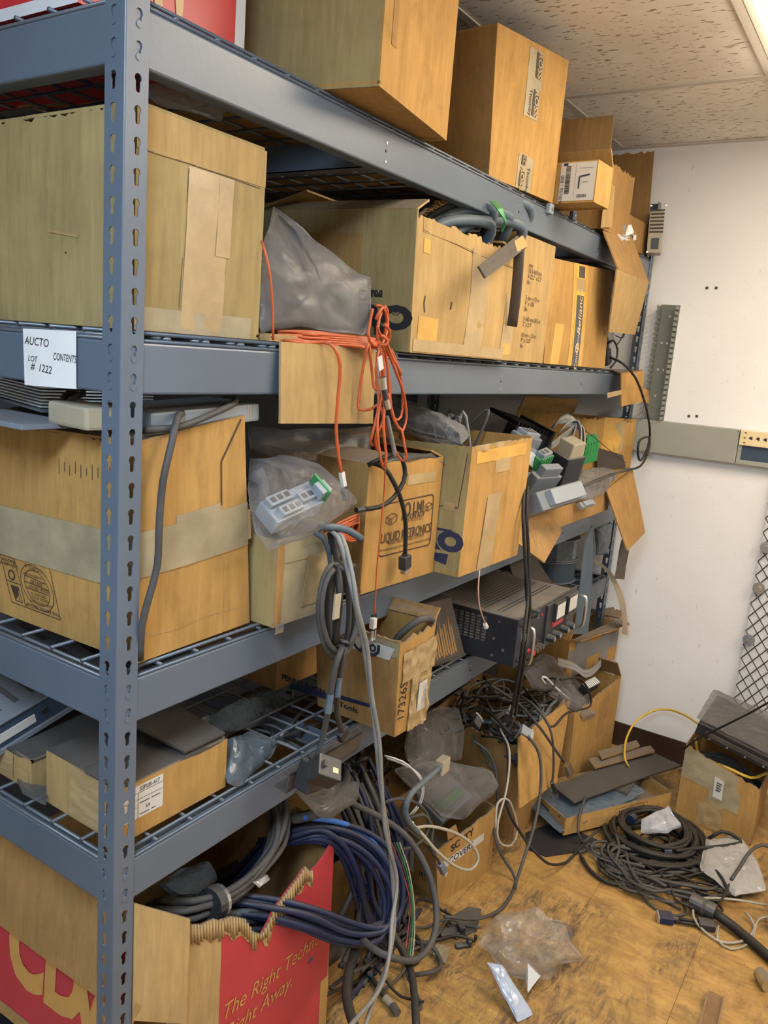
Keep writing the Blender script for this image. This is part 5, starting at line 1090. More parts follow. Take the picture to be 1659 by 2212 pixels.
# shallow tray
c = Carton('shallow cardboard tray with barcode holding blue antistatic bags on the floor', (1.652, -.186), (2.070, -.428), .22, .022, .062, m_card, m_dark, seed=82, bulge=.001, closed=False, mats={'l': m_cardd, 'd': m_dark})
f_ = c.P['f']; bars = []; u = .48
rr = random.Random(9)
while u < .72: w_ = rr.choice((.004, .008)); bars.append([(u, .28), (u + w_, .28), (u + w_, .72), (u, .72)]); u += w_ + rr.choice((.004, .008))
f_.poly('barcode', bars, m_inkb); f_.poly('print_frame', f_.frame_(.45, .75, .16, .84, .0012), m_inkb); c.P['l'].poly('print_block', [[(.35, .3), (.62, .3), (.62, .75), (.35, .75)]], m_inkb)
for k in range(6):
    o = c.inside(.12 + .10 * k, .45 + .08 * (k % 2), .55 + .10 * (k % 3)); s1, s2 = V((.09, -.03, .006)), V((.03, .08, .010 - .01 * (k % 2)))
    pillow('antistatic_bag', [o - s1 - s2, o + s1 - s2, o + s1 + s2, o - s1 + s2], .006, m_filmg, .006, 84 + k, N=28, R=5, label='blue-grey antistatic bag lying in the shallow barcode tray', cat='bag', group='antistatic bags in the tray', nrm=(0, 0, 1))
# flattened cardboard
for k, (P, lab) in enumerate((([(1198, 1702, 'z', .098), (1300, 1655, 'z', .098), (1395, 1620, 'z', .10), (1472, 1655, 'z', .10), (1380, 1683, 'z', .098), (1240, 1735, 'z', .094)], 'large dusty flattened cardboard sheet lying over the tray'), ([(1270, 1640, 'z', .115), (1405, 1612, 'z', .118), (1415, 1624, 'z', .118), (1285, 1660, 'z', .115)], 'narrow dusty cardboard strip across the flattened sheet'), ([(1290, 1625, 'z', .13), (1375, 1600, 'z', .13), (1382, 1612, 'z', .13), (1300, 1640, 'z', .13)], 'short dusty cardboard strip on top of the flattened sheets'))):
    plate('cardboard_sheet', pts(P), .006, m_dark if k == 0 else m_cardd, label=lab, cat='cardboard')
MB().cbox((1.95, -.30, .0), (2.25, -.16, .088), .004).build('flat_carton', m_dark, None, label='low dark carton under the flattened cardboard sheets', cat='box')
# box on the floor at the wall with a player on top
c = Carton('taped brown box of thick black cables on the floor at the end wall', (2.050, -.700), (2.345, -.700), .252, .0, .245, m_card, m_cardin, seed=92, bulge=.003, closed=False, tear={'l': .008}, top=[(0, 0, -.035), (0, 0, -.03), (0, 0, .03), (0, 0, .045)], mats={'f': m_cardd})
l_ = c.P['l']; l_.patch('paper_tape', .0, .72, .58, .97, m_tapeg, wrinkle=.0016); l_.patch('paper_tape', .38, .78, .42, .74, m_tapeg, wrinkle=.001, off=.0013); lb = l_.patch('white_label', .44, .56, .52, .80, m_label, skew=-.01, off=.0026); l_.patch('clear_tape', .28, .60, .05, .45, m_tape, wrinkle=.003); q = l_.px(1541, 1708); l_.poly('print_lines', sum([l_.line([(.465, .74 - .035 * k), (.535 - .01 * (k % 2), .74 - .035 * k)], .004) for k in range(4)], []), m_ink, off=.0042)
CB8 = c
e = empty('disc_player', (2.2, -.62, .27), 'flat dusty player unit lying tilted on the taped brown box', 'device')
mt = frame(U(1500, 1583, 'z', .338), V((-.03, -1, -.20)), V((-.10, -.12, 1)))
MB().cbox((0, 0, 0), (.40, .24, .042), .002, mt).build('case', m_blackm, e); MB().cbox((.0, -.002, .042), (.40, .24, .046), .001, mt).build('top_cover', m_dark, e); MB().cbox((.03, -.003, .012), (.30, .001, .028), .001, mt).build('disc_drawer', m_dark, e)
for k in range(4): MB().cyl(mt @ V((.05 + .06 * k, -.001, .007)), mt @ V((.05 + .06 * k, -.005, .007)), .0035, 8).build('button', m_grey, e)
pillow('plastic_film', [mt @ V(p) for p in ((-.01, .0, .056), (.40, -.004, .056), (.40, .25, .056), (.2, .27, .056), (-.02, .25, .056))], .004, m_filmd, .006, 93, label='dusty plastic film spread over the player unit', cat='film', nrm=mt.to_3x3() @ V((0, 0, 1)), R=12, N=50)
for k in range(9):
    a = c.inside(.12 + .03 * k, .95, .80 - .03 * (k % 3)); b = c.inside(.10 + .04 * k, .5, .92 - .05 * (k % 2)); d = c.inside(.08 + .05 * k, .05, .80 - .04 * (k % 3))
    cable('thick black cable packed in the taped brown box', [a, b, d], .011, m_cblack, group='thick cables in the taped brown box', name='thick_cable')
e = empty('cable', U(1400, 1545, 'x', 2.35), 'yellow cable arching from the floor into the taped brown box', 'cable')
MB().tube(spline(pts([(1362, 1660, 'z', .09), (1350, 1640, 'z', .13), (1352, 1600, 'x', 2.22), (1372, 1560, 'x', 2.30), (1410, 1536, 'x', 2.36), (1445, 1533, 'x', 2.38), (1480, 1545, 'x', 2.34), (1510, 1565, 'x', 2.28)])), .0042, 8).build('cord', m_yellow, e, smooth=True)
cable('yellow cable lying on the black cables in the taped brown box', [c.inside(.3, .95, .98), c.inside(.06, .80, .90), c.inside(.02, .45, 1.0), c.inside(.05, .15, 1.05), c.inside(.3, .0, 1.1)], .005, m_yellow)
cable('black cord strung from the taped brown box up past the player unit', [(1478, 1618, 'x', 2.04), (1500, 1600, 'x', 2.02), (1560, 1570, 'x', 1.98), (1620, 1540, 'x', 1.95), (1665, 1515, 'x', 1.93), (1740, 1480, 'x', 1.9), V((1.86, -1.05, .38)), V((1.80, -1.18, .12)), V((1.72, -1.28, .006)), V((1.55, -1.35, .006))], .0035, m_cblack)
c = Carton('tan box corner poking in beside the cable pile on the floor', (1.60, -1.12), (1.85, -1.12), .29, .0, .075, m_cardp, seed=95, bulge=.0)
# mats
plate('rubber_mat', pts([(1135, 1800, 'z', .003), (1200, 1775, 'z', .003), (1290, 1815, 'z', .003), (1262, 1838, 'z', .003), (1180, 1850, 'z', .003), (1140, 1835, 'z', .003)]), .005, m_ink, label='black rubber mat on the floor in front of the shallow tray', cat='mat')
plate('rubber_mat', pts([(960, 1990, 'z', .003), (1010, 1960, 'z', .003), (1040, 1965, 'z', .003), (1030, 2010, 'z', .003), (985, 2030, 'z', .003)]), .005, m_dark, label='dark rubber scrap on the floor by the handwritten box', cat='mat')
# ================================================================== wall fittings
e = empty('wall_raceway', (XW - .02, -.6, 1.23), 'grey-green metal raceway running along the end wall', 'raceway')
MB().cbox((XW - .040, -.393, 1.234), (XW, .05, 1.358), .003).build('cover', m_rail, e)
MB().cbox((XW - .040, -1.6, 1.234), (XW, -.395, 1.250), .002).build('bottom_rail', m_rail, e)
MB().box((XW - .030, -1.6, 1.250), (XW, -.395, 1.302)).build('recess', m_blue, e)
MB().cbox((XW - .036, -.408, 1.246), (XW - .002, -.395, 1.304), .001).build('recess_end', m_rail, e)
MB().cyl((XW - .036, -.402, 1.285), (XW - .039, -.402, 1.285), .004, 10).build('screw', m_metal, e)
jp = MB().cbox((XW - .044, -1.6, 1.304), (XW, -.397, 1.358), .0015).build('jack_plate', m_railj, e)
for k in range(5):
    y = -.432 - .024 * k
    MB().add([V((XW - .0445, y, 1.338)), V((XW - .0445, y - .008, 1.338)), V((XW - .0445, y - .008, 1.325)), V((XW - .0445, y + .005, 1.331))], [(0, 1, 2, 3)]).build('jack_hole', m_ink, jp)
for z in (1.350, 1.314): MB().box((XW - .0448, -.419, z - .0015), (XW - .0435, -.411, z + .0015)).build('slot', m_ink, jp)
MB().tube([V((XW - .0445, -.414 + .003 * math.cos(a * .785), 1.332 + .003 * math.sin(a * .785))) for a in range(8)], .0008, 5, closed=True).build('screw_ring', m_dark, jp)
MB().cyl((XW - .0395, -.388, 1.351), (XW - .0415, -.388, 1.351), .002, 8).build('screw', m_black, e)
# slotted wiring duct
e = empty('wiring_duct', (XW - .03, -.075, 1.36), 'grey-green slotted wiring duct fixed upright on the end wall', 'duct')
y0, y1, zb, zt = -.110, -.040, 1.360, 1.792
MB().box((XW - .006, y1 - .052, zb), (XW - .003, y1 - .004, zt)).build('back_plate', m_duct, e)
bp = MB().box((XW - .0032, y0, zb), (XW, y1, zt)).build('mounting_strip', m_duct, e)
n = 22
for k in range(n):
    z = zb + (zt - zb) * (k + .06) / n; h = (zt - zb) / n * .62
    for y in (y0 + .004, y1):
        MB().cbox((XW - .052, y - .002, z), (XW - .003, y + .0, z + h), .0008).build('finger', m_duct, e)
        MB().cbox((XW - .056, y - .003, z - .001), (XW - .048, y + .001, z + h + .001), .001).build('finger_tip', m_duct, e)
for (y, z) in ((-.078, 1.75), (-.062, 1.65), (-.082, 1.65), (-.062, 1.55), (-.082, 1.55), (-.066, 1.45)): MB().cyl((XW - .0058, y, z), (XW - .0068, y, z), .004, 10).build('mounting_hole', m_label, e)
# screw anchors left in the wall
for (u, v_) in ((1527, 622), (1547, 622), (1488, 899), (1505, 899)):
    p = U(u, v_, 'x', XW); MB().cyl(p + V((.001, 0, 0)), p + V((-.002, 0, 0)), .0065, 10, .005).build('wall_anchor', m_dark, None, label='dark screw anchor in the end wall ' + ('above the wiring duct height' if v_ < 700 else 'just above the raceway'), cat='anchor', group='screw anchors')
# expanded metal cage panel at the end wall
e = empty('mesh_panel', (XW - .03, -.9, .1), 'black expanded-metal mesh panel bolted in front of the end wall', 'mesh panel')
MB().box((XW - .0145, -1.7, .12), (XW - .0010, -.526, 1.225)).build('backing_sheet', m_wall, e)
w_ = MB(); py, pz = .040, .054
ny, nz = 24, 19
X = XW - .026
for i in range(ny):
    for j in range(nz):
        y = -.545 - i * py; z = .16 + j * pz
        for (a, b) in (((0, 0), (-.5, .5)), ((-.5, .5), (0, 1)), ((0, 0), (.5, .5)), ((.5, .5), (0, 1))):
            if i == 0 and a[0] + b[0] > 0: pass
            w_.tube([V((X, y + a[0] * py, z + a[1] * pz)), V((X, y + b[0] * py, z + b[1] * pz))], .0021, 4, cap=False)
w_.build('mesh_wires', m_black, e, kind='stuff')
for (u, v_) in ((1655, 1183), (1639, 1271), (1617, 1383)):
    p = U(u, v_, 'x', XW - .034); o = MB().cyl(p, p + V((.004, 0, 0)), .0215, 20).build('washer', m_metal if v_ != 1383 else m_grey, e); MB().cyl(p, p + V((-.005, 0, 0)), .008, 6).build('bolt', m_metal, o)
# paper sign on the end beam
e = empty('paper_sign', (-.002, .156, 1.444), 'white handwritten lot sign, number 1222, taped on the end beam', 'sign')
pn = Pan('paper', (V((-.0012, .2165, 1.4435)), V((-.0012, .0935, 1.4485)), V((-.0018, .0935, 1.5290)), V((-.0018, .2185, 1.5265))), m_paper, e, th=.0004, wob=.0006, nx=6, ny=6)
for txt, u, v_, sz, ro in (('AUCTO', 79, 738, .0165, -3), ('LOT', 71, 775, .0120, -3), ('CONTENTS', 139, 772, .0150, -3), ('#  1222', 89, 795, .0160, -6)):
    q = pn.px(u, v_); pn.text(txt, q[0], q[1], sz, m_ink, rot=ro, sx=1.0 if txt != 'CONTENTS' else .68, off=.0006, shear=.15)

# ================================================================== bags and things on the floor
pillow('plastic_bag', [V((.985, -.215, .05)), V((1.03, -.225, .12)), V((1.10, -.30, .135)), V((1.15, -.375, .09)), V((1.13, -.42, .02)), V((1.02, -.375, .025)), V((.97, -.30, .025))], .055, film('floor_bag_film', (.36, .335, .30), .26, .12, .3, .8), .032, 101, N=64, R=14, freq=20, label='crumpled clear plastic bag standing alone on the tile floor', cat='bag', nrm=(-.6, -.5, .6))
pillow('label_packet', [U(1052, 2080, 'z', .07), U(1085, 2085, 'z', .07), U(1152, 2190, 'z', .004), U(1118, 2208, 'z', .004)], .006, film('bluish_film', (.42, .47, .58), .8, .14, .2), .005, 102, N=30, R=6, label='shiny bluish plastic packet leaning on the crumpled floor bag', cat='packet', nrm=(-.5, -.4, .8))
plate('paper_slip', [U(1140, 2080, 'z', .08), U(1168, 2108, 'z', .06), U(1140, 2145, 'z', .03), U(1136, 2110, 'z', .05)], .001, m_label, label='white paper slip inside the crumpled floor bag', cat='paper')
pillow('plastic_bag', pts([(1385, 1770, 'z', .10), (1445, 1740, 'z', .11), (1452, 1760, 'z', .09), (1475, 1785, 'z', .06), (1440, 1800, 'z', .06), (1385, 1800, 'z', .06)]), .014, film('shiny_film', (.45, .45, .48), .7, .10, .3), .010, 103, label='small shiny clear bag lying inside the cable coil', cat='bag', nrm=(-.3, -.3, 1))
pillow('plastic_bag', pts([(1525, 1815, 'z', .05), (1600, 1808, 'z', .05), (1635, 1860, 'z', .04), (1655, 1925, 'z', .03), (1590, 1935, 'z', .03), (1510, 1880, 'z', .03)]), .016, film('silver_film', (.40, .37, .34), .8, .16, .2), .010, 104, label='silver-white plastic bag under the black cables on the floor', cat='bag', nrm=(0, -.1, 1))
e = empty('plastic_tube', U(1545, 2180, 'z', .0), 'clear amber plastic strip lying on the tile floor', 'plastic strip')
A, B = U(1548, 2142, 'z', .012), U(1524, 2250, 'z', .012)
mt = frame(A, B - A, V((0, 0, 1))); MB().cbox((0, -.021, -.011), ((B - A).length, .021, -.004), .003, mt).build('strip', film('amber_film', (.30, .17, .08), .45, .2, .2), e); MB().cbox((.006, -.021, -.004), ((B - A).length, -.017, .004), .001, mt).build('raised_edge', film('amber_film_edge', (.35, .22, .12), .6, .2, .1), e); MB().cbox((.006, .017, -.004), ((B - A).length, .021, .004), .001, mt).build('raised_edge', film('amber_film_rim', (.35, .22, .12), .6, .2, .1), e)
# bags in the low boxes
pillow('plastic_bag', pts([(885, 1560, .10), (940, 1530, .12), (985, 1530, .10), (995, 1580, .06), (985, 1640, .03), (930, 1660, .03), (880, 1640, .06)]), .05, m_film, .014, 105, N=54, R=12, freq=13, label='tall clear bag standing behind the handwritten box', cat='bag', nrm=(-.3, -.9, .3))
pillow('plastic_bag', pts([(852, 1665, .06), (905, 1640, .04), (985, 1655, .0), (1060, 1670, -.05), (1075, 1700, -.065), (1045, 1730, -.06), (1000, 1770, -.045), (960, 1765, -.02), (900, 1720, .02)]), .05, m_filmw, .014, 106, N=60, R=13, freq=14, label='bulging clear bag of parts filling the handwritten box', cat='bag', nrm=(-.3, -.6, .75))
e = empty('parts_pad', CB5.inside(.5, .5, .85), 'grey foam pad visible through the bag in the handwritten box', 'pad')
MB().cbox((0, 0, 0), (.14, .11, .03), .006, frame(CB5.inside(.35, .30, .9), V((.9, -.2, .25)), V((-.2, -.4, 1)))).build('pad', m_grey, e)
MB().cbox((.02, .02, .03), (.12, .05, .04), .003, frame(CB5.inside(.35, .30, .9), V((.9, -.2, .25)), V((-.2, -.4, 1)))).build('ridge', m_green, e)
pillow('plastic_bag', pts([(1125, 1450, .10), (1175, 1412, .10), (1215, 1440, .06), (1255, 1490, .0), (1290, 1545, -.10), (1262, 1558, -.105), (1215, 1515, -.05), (1150, 1490, .05)]), .04, m_filmw, .014, 107, N=56, R=12, freq=14, label='dusty clear bag rising out of the orange box by the wall', cat='bag', nrm=(-.4, -.7, .6))
cable('white bent cable tie poking out of the dusty bag', [(1178, 1478, .0), (1170, 1465, .0), (1178, 1463, -.005), (1200, 1485, -.02), (1228, 1510, -.04)], .0045, m_white, name='cable_tie', cat='tie')
e = ribbon('coloured ribbon cable bent over the rim of the orange wall box', [(1205, 1430, .0), (1240, 1440, -.03), (1262, 1455, -.05), (1280, 1450, -.06), (1298, 1432, -.06)], .0035, 9, m_rb)
e = empty('ribbon_connector', U(1290, 1475, 'y', -.08), 'black ribbon connector with ribbed white cap on the orange wall box', 'connector')
mt = frame(U(1262, 1500, 'y', -.07), V((.85, -.3, .15)), V((-.1, -.5, 1))); MB().cbox((0, 0, -.01), (.08, .03, .03), .003, mt).build('body', m_black, e)
for k in range(7): MB().box((.008 + k * .009, -.001, .03), (.014 + k * .009, .028, .036), mt).build('rib', m_label, e)
pillow('plastic_bag', pts([(640, 1712, .0), (690, 1690, .01), (772, 1690, -.02), (765, 1730, -.04), (720, 1770, -.05), (680, 1760, -.03)]), .016, m_filmd, .010, 108, label='brownish clear bag with green print under the fourth beam', cat='bag', nrm=(-.1, -.5, 1))

# ================================================================== hanging coil and cords in the middle
q = empty('coiled_lead', U(735, 1320, 'y', -.09), 'dusty black power lead coiled in a tall hanging loop over the third beam', 'cable')
P = []
for k in range(7 * 22):
    a = 2 * math.pi * k / 22; lap = k // 22
    P.append(U(732 + (20 + 4.2 * ((lap * 3) % 7)) * math.sin(a) + 3 * math.sin(a * .37), 1318 - (84 + 3.5 * ((lap * 5) % 7)) * math.cos(a), 'y', -.062 - .0065 * lap - .01 * math.sin(a * .5)))
MB().tube(P, .0047, 8).build('coil', m_cgrey, q, smooth=True)
MB().tube(spline(pts([(722, 1165, -.05), (728, 1210, -.085), (734, 1280, -.118), (728, 1350, -.118), (724, 1390, -.112)])), .0068, 8).build('inner_cord', m_cblack, q, smooth=True)
MB().cbox((0, -.010, -.008), (.042, .010, .008), .002, frame(U(720, 1148, 'y', -.055), V((.1, -.2, -1)), V((0, -1, 0)))).build('plug', m_black, q)
MB().cbox((0, -.0085, -.002), (.045, .0085, .002), .0008, frame(U(730, 1283, 'y', -.128), V((-.04, 0, -1)), V((0, -1, 0)))).build('label_sleeve', m_beige, q)
MB().tube([U(733 + 20 * math.cos(a * .7), 1392 + 7 * math.sin(a * .7), 'y', -.10 - .03 * math.sin(a * .7 + 2)) for a in range(10)], .004, 6).build('tie_wrap', m_black, q, smooth=True)
e = with_plug('dark lead hanging from the coil to a square black adapter over the fourth deck', [(740, 1395, -.12), (722, 1450, -.12), (708, 1540, -.10), (695, 1600, -.085), (682, 1640, -.08)], .0058, m_cgrey, plug_box(.045, .038, .06, m_black, None, None, .02))
MB().cyl(U(714, 1500, 'y', -.112), U(714, 1500, 'y', -.112) + V((-.12, 0, -1)) * .035, .0068, 8).build('label_sleeve', m_cteal, e)
e = with_plug('dark lead hanging from the coil to a flat plug on the fourth beam', [(745, 1395, -.12), (738, 1440, -.115), (730, 1490, -.10), (728, 1540, -.085), (738, 1578, -.07)], .0058, m_cgrey, plug_box(.025, .012, .03, m_black))
MB().cyl(U(732, 1465, 'y', -.112), U(732, 1465, 'y', -.112) + V((-.05, 0, -1)) * .035, .0068, 8).build('label_sleeve', m_cteal, e)
e = empty('steel_channel', U(680, 1650, 'y', -.04), 'dark steel channel bracket with holes hooked on the fourth beam', 'bracket')
mt = frame(U(618, 1715, 'y', -.048), U(752, 1632, 'y', -.044) - U(618, 1715, 'y', -.048), V((0, -.15, 1))); MB().cbox((0, 0, 0), (.245, .004, .040), .001, mt).build('web', m_dark, e); MB().cbox((0, 0, .036), (.245, .016, .040), .001, mt).build('top_flange', m_dark, e); MB().cbox((0, -.0, 0), (.245, .03, .004), .001, mt).build('bottom_flange', m_dark, e)
for k in range(4): MB().cyl(mt @ V((.03 + .06 * k, .0045, .022)), mt @ V((.03 + .06 * k, .0055, .022)), .004, 10).build('hole_plug', m_ink, e)
mt2 = frame(U(660, 1690, 'y', -.10), V((.75, -.5, -.45)), V((-.3, -.6, .9))); e = empty('adapter_block', U(680, 1690, 'y', -.1), 'square dusty black adapter block with a tan sticker hanging at the fourth beam', 'adapter')
MB().cbox((0, 0, 0), (.05, .042, .042), .003, mt2).build('block', m_black, e); MB().box((.03, .012, .0415), (.042, .022, .0428), mt2).build('sticker', m_cream, e); MB().cbox((.005, .014, .04), (.012, .026, .052), .001, mt2).build('prong', m_dark, e)
for k, (dx, ys) in enumerate(((0, -.13), (9, -.142))):
    cable('long light grey cord hanging from the third shelf to the floor, one of a pair', [(700 + dx, 1140, -.05), (730 + dx, 1160, -.085), (752 + dx, 1240, ys + .02), (768 + dx * .4, 1310, ys), (786 + dx * .8, 1400, ys), (800 + dx * .3, 1500, ys), (812 + dx * .8, 1600, ys - .01), (822 + dx * .3, 1700, ys - .015), (838 - dx * .5, 1800, ys - .02), (848 + dx, 1900, ys - .03), (852 - dx * .6, 1990, ys - .05), (840, 2070, ys - .08), (815 + dx * .3, 2140, ys - .11), (785 - dx * 4, 2225, ys - .15)], .0042, m_clight, group='light grey hanging cords')
cable('short blue-grey cable end bending over the bag edge', [(690, 1140, -.06), (715, 1138, -.07), (745, 1143, -.08), (768, 1155, -.085), (782, 1165, -.09)], .0068, m_cteal)
cable('blue-grey cord drooping behind the hanging coil', [(680, 1150, -.05), (700, 1165, -.06), (712, 1200, -.06), (715, 1240, -.055)], .0050, m_cteal)
e = empty('ribbed_connector', U(745, 1270, 'y', -.05), 'dark connector with white ribbed collar behind the hanging coil', 'connector')
mt = frame(U(722, 1305, 'y', -.045), V((.9, -.1, .5)), V((-.4, -.2, .9))); MB().cbox((.03, 0, 0), (.075, .03, .045), .003, mt).build('body', m_black, e)
for k in range(5): MB().cbox((.0, .002, k * .009), (.022, .028, k * .009 + .006), .001, mt).build('rib', m_white, e)
# cords past the power supply
for k, dx in enumerate((0, 8)):
    cable('black power cord hanging from the module box past the power supply, one of a pair', [(1132 + dx, 1050, -.10), (1130 + dx, 1120, -.125), (1134 + dx, 1200, -.14), (1140 + dx * .5, 1290, -.16), (1136 + dx, 1335, -.175 + .012 * k), (1128 + dx, 1400, -.185), (1116 + dx, 1480, -.17), (1104 + dx, 1545, -.14)], .0045, m_cblack, group='black cords past the power supply')
with_plug('black cord bent over the power supply top with a moulded plug', [(1136, 1210, -.13), (1138, 1290, -.155), (1146, 1330, -.155), (1155, 1325, -.14)], .0045, m_cblack, plug_box(.022, .018, .035, m_black, None, None, .02, up=(0, 0, 1)))
e = with_plug('black power lead with moulded socket hanging into the leads box', [(1128, 1420, -.17), (1118, 1490, -.15), (1106, 1535, -.12)], .0045, m_cblack, plug_box(.034, .026, .05, m_black, None, None, .03))
with_plug('pale pink wire with a bead tip hanging beside the perforated grille', [(1036, 1232, -.12), (1033, 1270, -.13), (1036, 1310, -.135), (1048, 1348, -.135)], .0017, M('pink_wire', (.42, .25, .19), .5), lambda e, p, t: MB().cyl(p, p + t * .012, .005, 10, .0065).build('bead', m_label, e))

# ================================================================== red carton cables
def strands(label, P, n, r, mat, spread, group, name='cable', seed=0, jit=4):
    rr = random.Random(seed)
    for k in range(n):
        a = 2 * math.pi * k / n * 2.4; d = spread * math.sqrt((k + .5) / n)
        off = V((d * math.cos(a), d * .6 * math.sin(a * 1.3), d * math.sin(a)))
        Q = [p + off + V((rr.uniform(-1, 1), rr.uniform(-1, 1), rr.uniform(-1, 1))) * .001 * jit for p in pts(P)]
        cable(label, Q, r, mat, group=group, name=name)
strands('grey cable of the taped bundle curling into the red carton', [(330, 1965, .12), (400, 1968, .06), (480, 1945, .03), (545, 1895, .03), (590, 1830, .04), (600, 1770, .06), (590, 1730, .12), (560, 1740, .2)], 12, .0068, m_cgrey, .024, 'grey bundle in the red carton', seed=1, jit=3)
strands('dark blue cable looping out of the red carton side', [(420, 1960, .14), (500, 1955, .06), (580, 1962, .0), (660, 1985, -.05), (740, 2015, -.085), (800, 2022, -.11), (836, 1995, -.12), (845, 1930, -.11), (820, 1860, -.08), (770, 1815, -.045), (700, 1795, -.0), (640, 1800, .05), (580, 1830, .10), (520, 1890, .16)], 9, .0062, m_cblue, .026, 'blue loops from the red carton', seed=2, jit=4)
strands('blue cable draped over the red carton rim and down its side', [(560, 1830, .14), (620, 1815, .06), (690, 1800, .0), (740, 1830, -.03), (770, 1890, -.04), (790, 1960, -.035), (815, 2010, -.03), (830, 2040, -.02)], 7, .0060, m_cblue, .022, 'blue cables down the carton side', seed=3, jit=5)
strands('blue-grey cable coiled inside the red carton', [(430, 2005, .10), (500, 1990, .04), (580, 1995, .03), (650, 1960, .06), (690, 1900, .12), (680, 1850, .2), (620, 1840, .28)], 8, .0060, m_cteal, .026, 'blue-grey coils in the red carton', seed=4, jit=5)
strands('dark cable packed at the back of the red carton', [(300, 1990, .3), (400, 1950, .28), (520, 1880, .26), (600, 1810, .24), (660, 1780, .30)], 9, .0062, m_cblack, .05, 'dark cables at the back of the red carton', seed=5, jit=8)
cable('bright blue cable crossing above the blue loops', [(655, 1765, .02), (700, 1770, -.01), (745, 1780, -.03), (790, 1805, -.05), (830, 1850, -.05)], .0062, m_cbright)
cable('thick dark hose curving under the fourth beam', [(620, 1770, .06), (660, 1765, .02), (710, 1745, -.02), (745, 1700, -.02), (742, 1665, .03), (700, 1670, .10)], .0105, m_cgrey, name='hose', cat='hose')
pillow('plastic_bag', pts([(340, 1915, .16), (390, 1880, .2), (450, 1860, .2), (470, 1900, .15), (430, 1935, .12), (370, 1940, .12)]), .03, m_filmg, .012, 110, label='dark plastic bag wedged in the red carton under the grey bundle', cat='bag', nrm=(-.2, -.7, .7))
e = empty('tape_wrap', U(455, 1952, 'y', .015), 'black and silver tape band wrapped around the grey bundle in the red carton', 'tape')
A = U(452, 1956, 'y', .03); B = U(468, 1948, 'y', .03); MB().tube([A, A.lerp(B, .5), B], [.031, .0315, .031], 16).build('black_band', m_black, e); MB().tube([B, B + (B - A) * .4], [.0315, .031], 16).build('silver_band', m_brass, e)
pillow('silver_tape', pts([(545, 1905, -.0), (575, 1888, -.0), (582, 1900, -.005), (560, 1918, -.01)]), .004, m_brass, .004, 111, N=24, R=5, label='crumpled silver tape end sticking out of the grey bundle', cat='tape', nrm=(0, -1, .4))
# tangle between red carton and handwritten box
cable('thick brown-grey cable making one big loop in front of the handwritten box', [(700, 1700, .04), (760, 1735, .0), (830, 1770, -.05), (885, 1815, -.10), (925, 1885, -.15), (943, 1965, -.19), (935, 2030, -.21), (900, 2072, -.21), (850, 2070, -.19), (800, 2045, -.14), (770, 2010, -.08)], .0075, m_cgrey)
cable('thick black cable trailing on the tiles past the red carton', [(780, 2005, -.06), (765, 2060, -.09), (752, 2110, -.12), (750, 2160, -.15), (765, 2215, -.20), (790, 2260, -.24)], .0105, m_cblack, name='thick_cable')
cable('thick black cable dropping from the tangle to the floor by the loop', [(830, 1985, -.10), (860, 2035, -.15), (885, 2090, -.20), (895, 2150, -.25), (900, 2230, -.30)], .0085, m_cblack, name='thick_cable')
rr = random.Random(12)
for k in range(16):
    u0 = 730 + rr.uniform(-20, 60); v0 = 1700 + rr.uniform(-40, 40)
    mat = [m_cblue, m_cgrey, m_cblack, m_cgrey][k % 4]
    lab = ['blue cable falling through the tangle beside the light grey cords', 'grey cable falling through the tangle beside the light grey cords', 'black cable falling through the tangle beside the light grey cords', 'grey cable falling through the tangle beside the light grey cords'][k % 4]
    P = [(u0, v0, .08), (u0 + 30, v0 + 70, .03), (u0 + 60 + rr.uniform(-15, 15), v0 + 160, -.01), (u0 + 85 + rr.uniform(-20, 20), v0 + 260, -.03), (u0 + 80 + rr.uniform(-30, 20), v0 + 340, -.02)]
    cable(lab, P, rr.choice((.0045, .006, .0065)), mat, group='falling tangle strands')
for k in range(26):
    u0 = 745 + rr.uniform(-25, 95); v0 = 1690 + rr.uniform(-40, 90)
    P = [(u0 - 20, v0 - 30, .12), (u0 + rr.uniform(5, 35), v0 + 60, .06), (u0 + 40 + rr.uniform(-20, 30), v0 + 150, .03), (u0 + 55 + rr.uniform(-30, 30), v0 + 240, .02), (u0 + 40 + rr.uniform(-50, 30), v0 + 330, .01), (u0 + rr.uniform(-60, 30), v0 + 390, -.02)]
    cable(['dusty brown-grey cable in the dense fall behind the light grey cords', 'black cable in the dense fall behind the light grey cords', 'navy cable in the dense fall behind the light grey cords'][k % 3], P, rr.choice((.0045, .0055, .0065)), [m_cgrey, m_cblack, m_cblue][k % 3], group='dense cable fall')
for k in range(22):
    p = U(rr.uniform(740, 900), rr.uniform(1980, 2080), 'z', 0); a = rr.uniform(0, 6.28); P = []; cv = rr.uniform(-.8, .8)
    for j in range(7): P.append(V((p.x, p.y, .006 + .02 * abs(math.sin(j + k))))); p = p + V((math.cos(a), math.sin(a), 0)) * .04; a += cv
    P = [V((min(max(q.x, .64), 1.09), min(max(q.y, -.17), .2), q.z)) for q in P]
    cable('dark cord curled on the floor at the foot of the cable fall', P, rr.choice((.0035, .0045, .006)), [m_cblack, m_cgrey][k % 2], group='cords at the foot of the fall')
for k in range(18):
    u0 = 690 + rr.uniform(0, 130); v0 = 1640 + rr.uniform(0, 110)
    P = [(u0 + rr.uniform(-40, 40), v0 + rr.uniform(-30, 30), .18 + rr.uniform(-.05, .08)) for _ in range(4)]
    cable('dark cord jumbled in the shadow under the fourth shelf', P, rr.choice((.004, .005, .006)), [m_cblack, m_cgrey][k % 2], group='shadowed jumble')
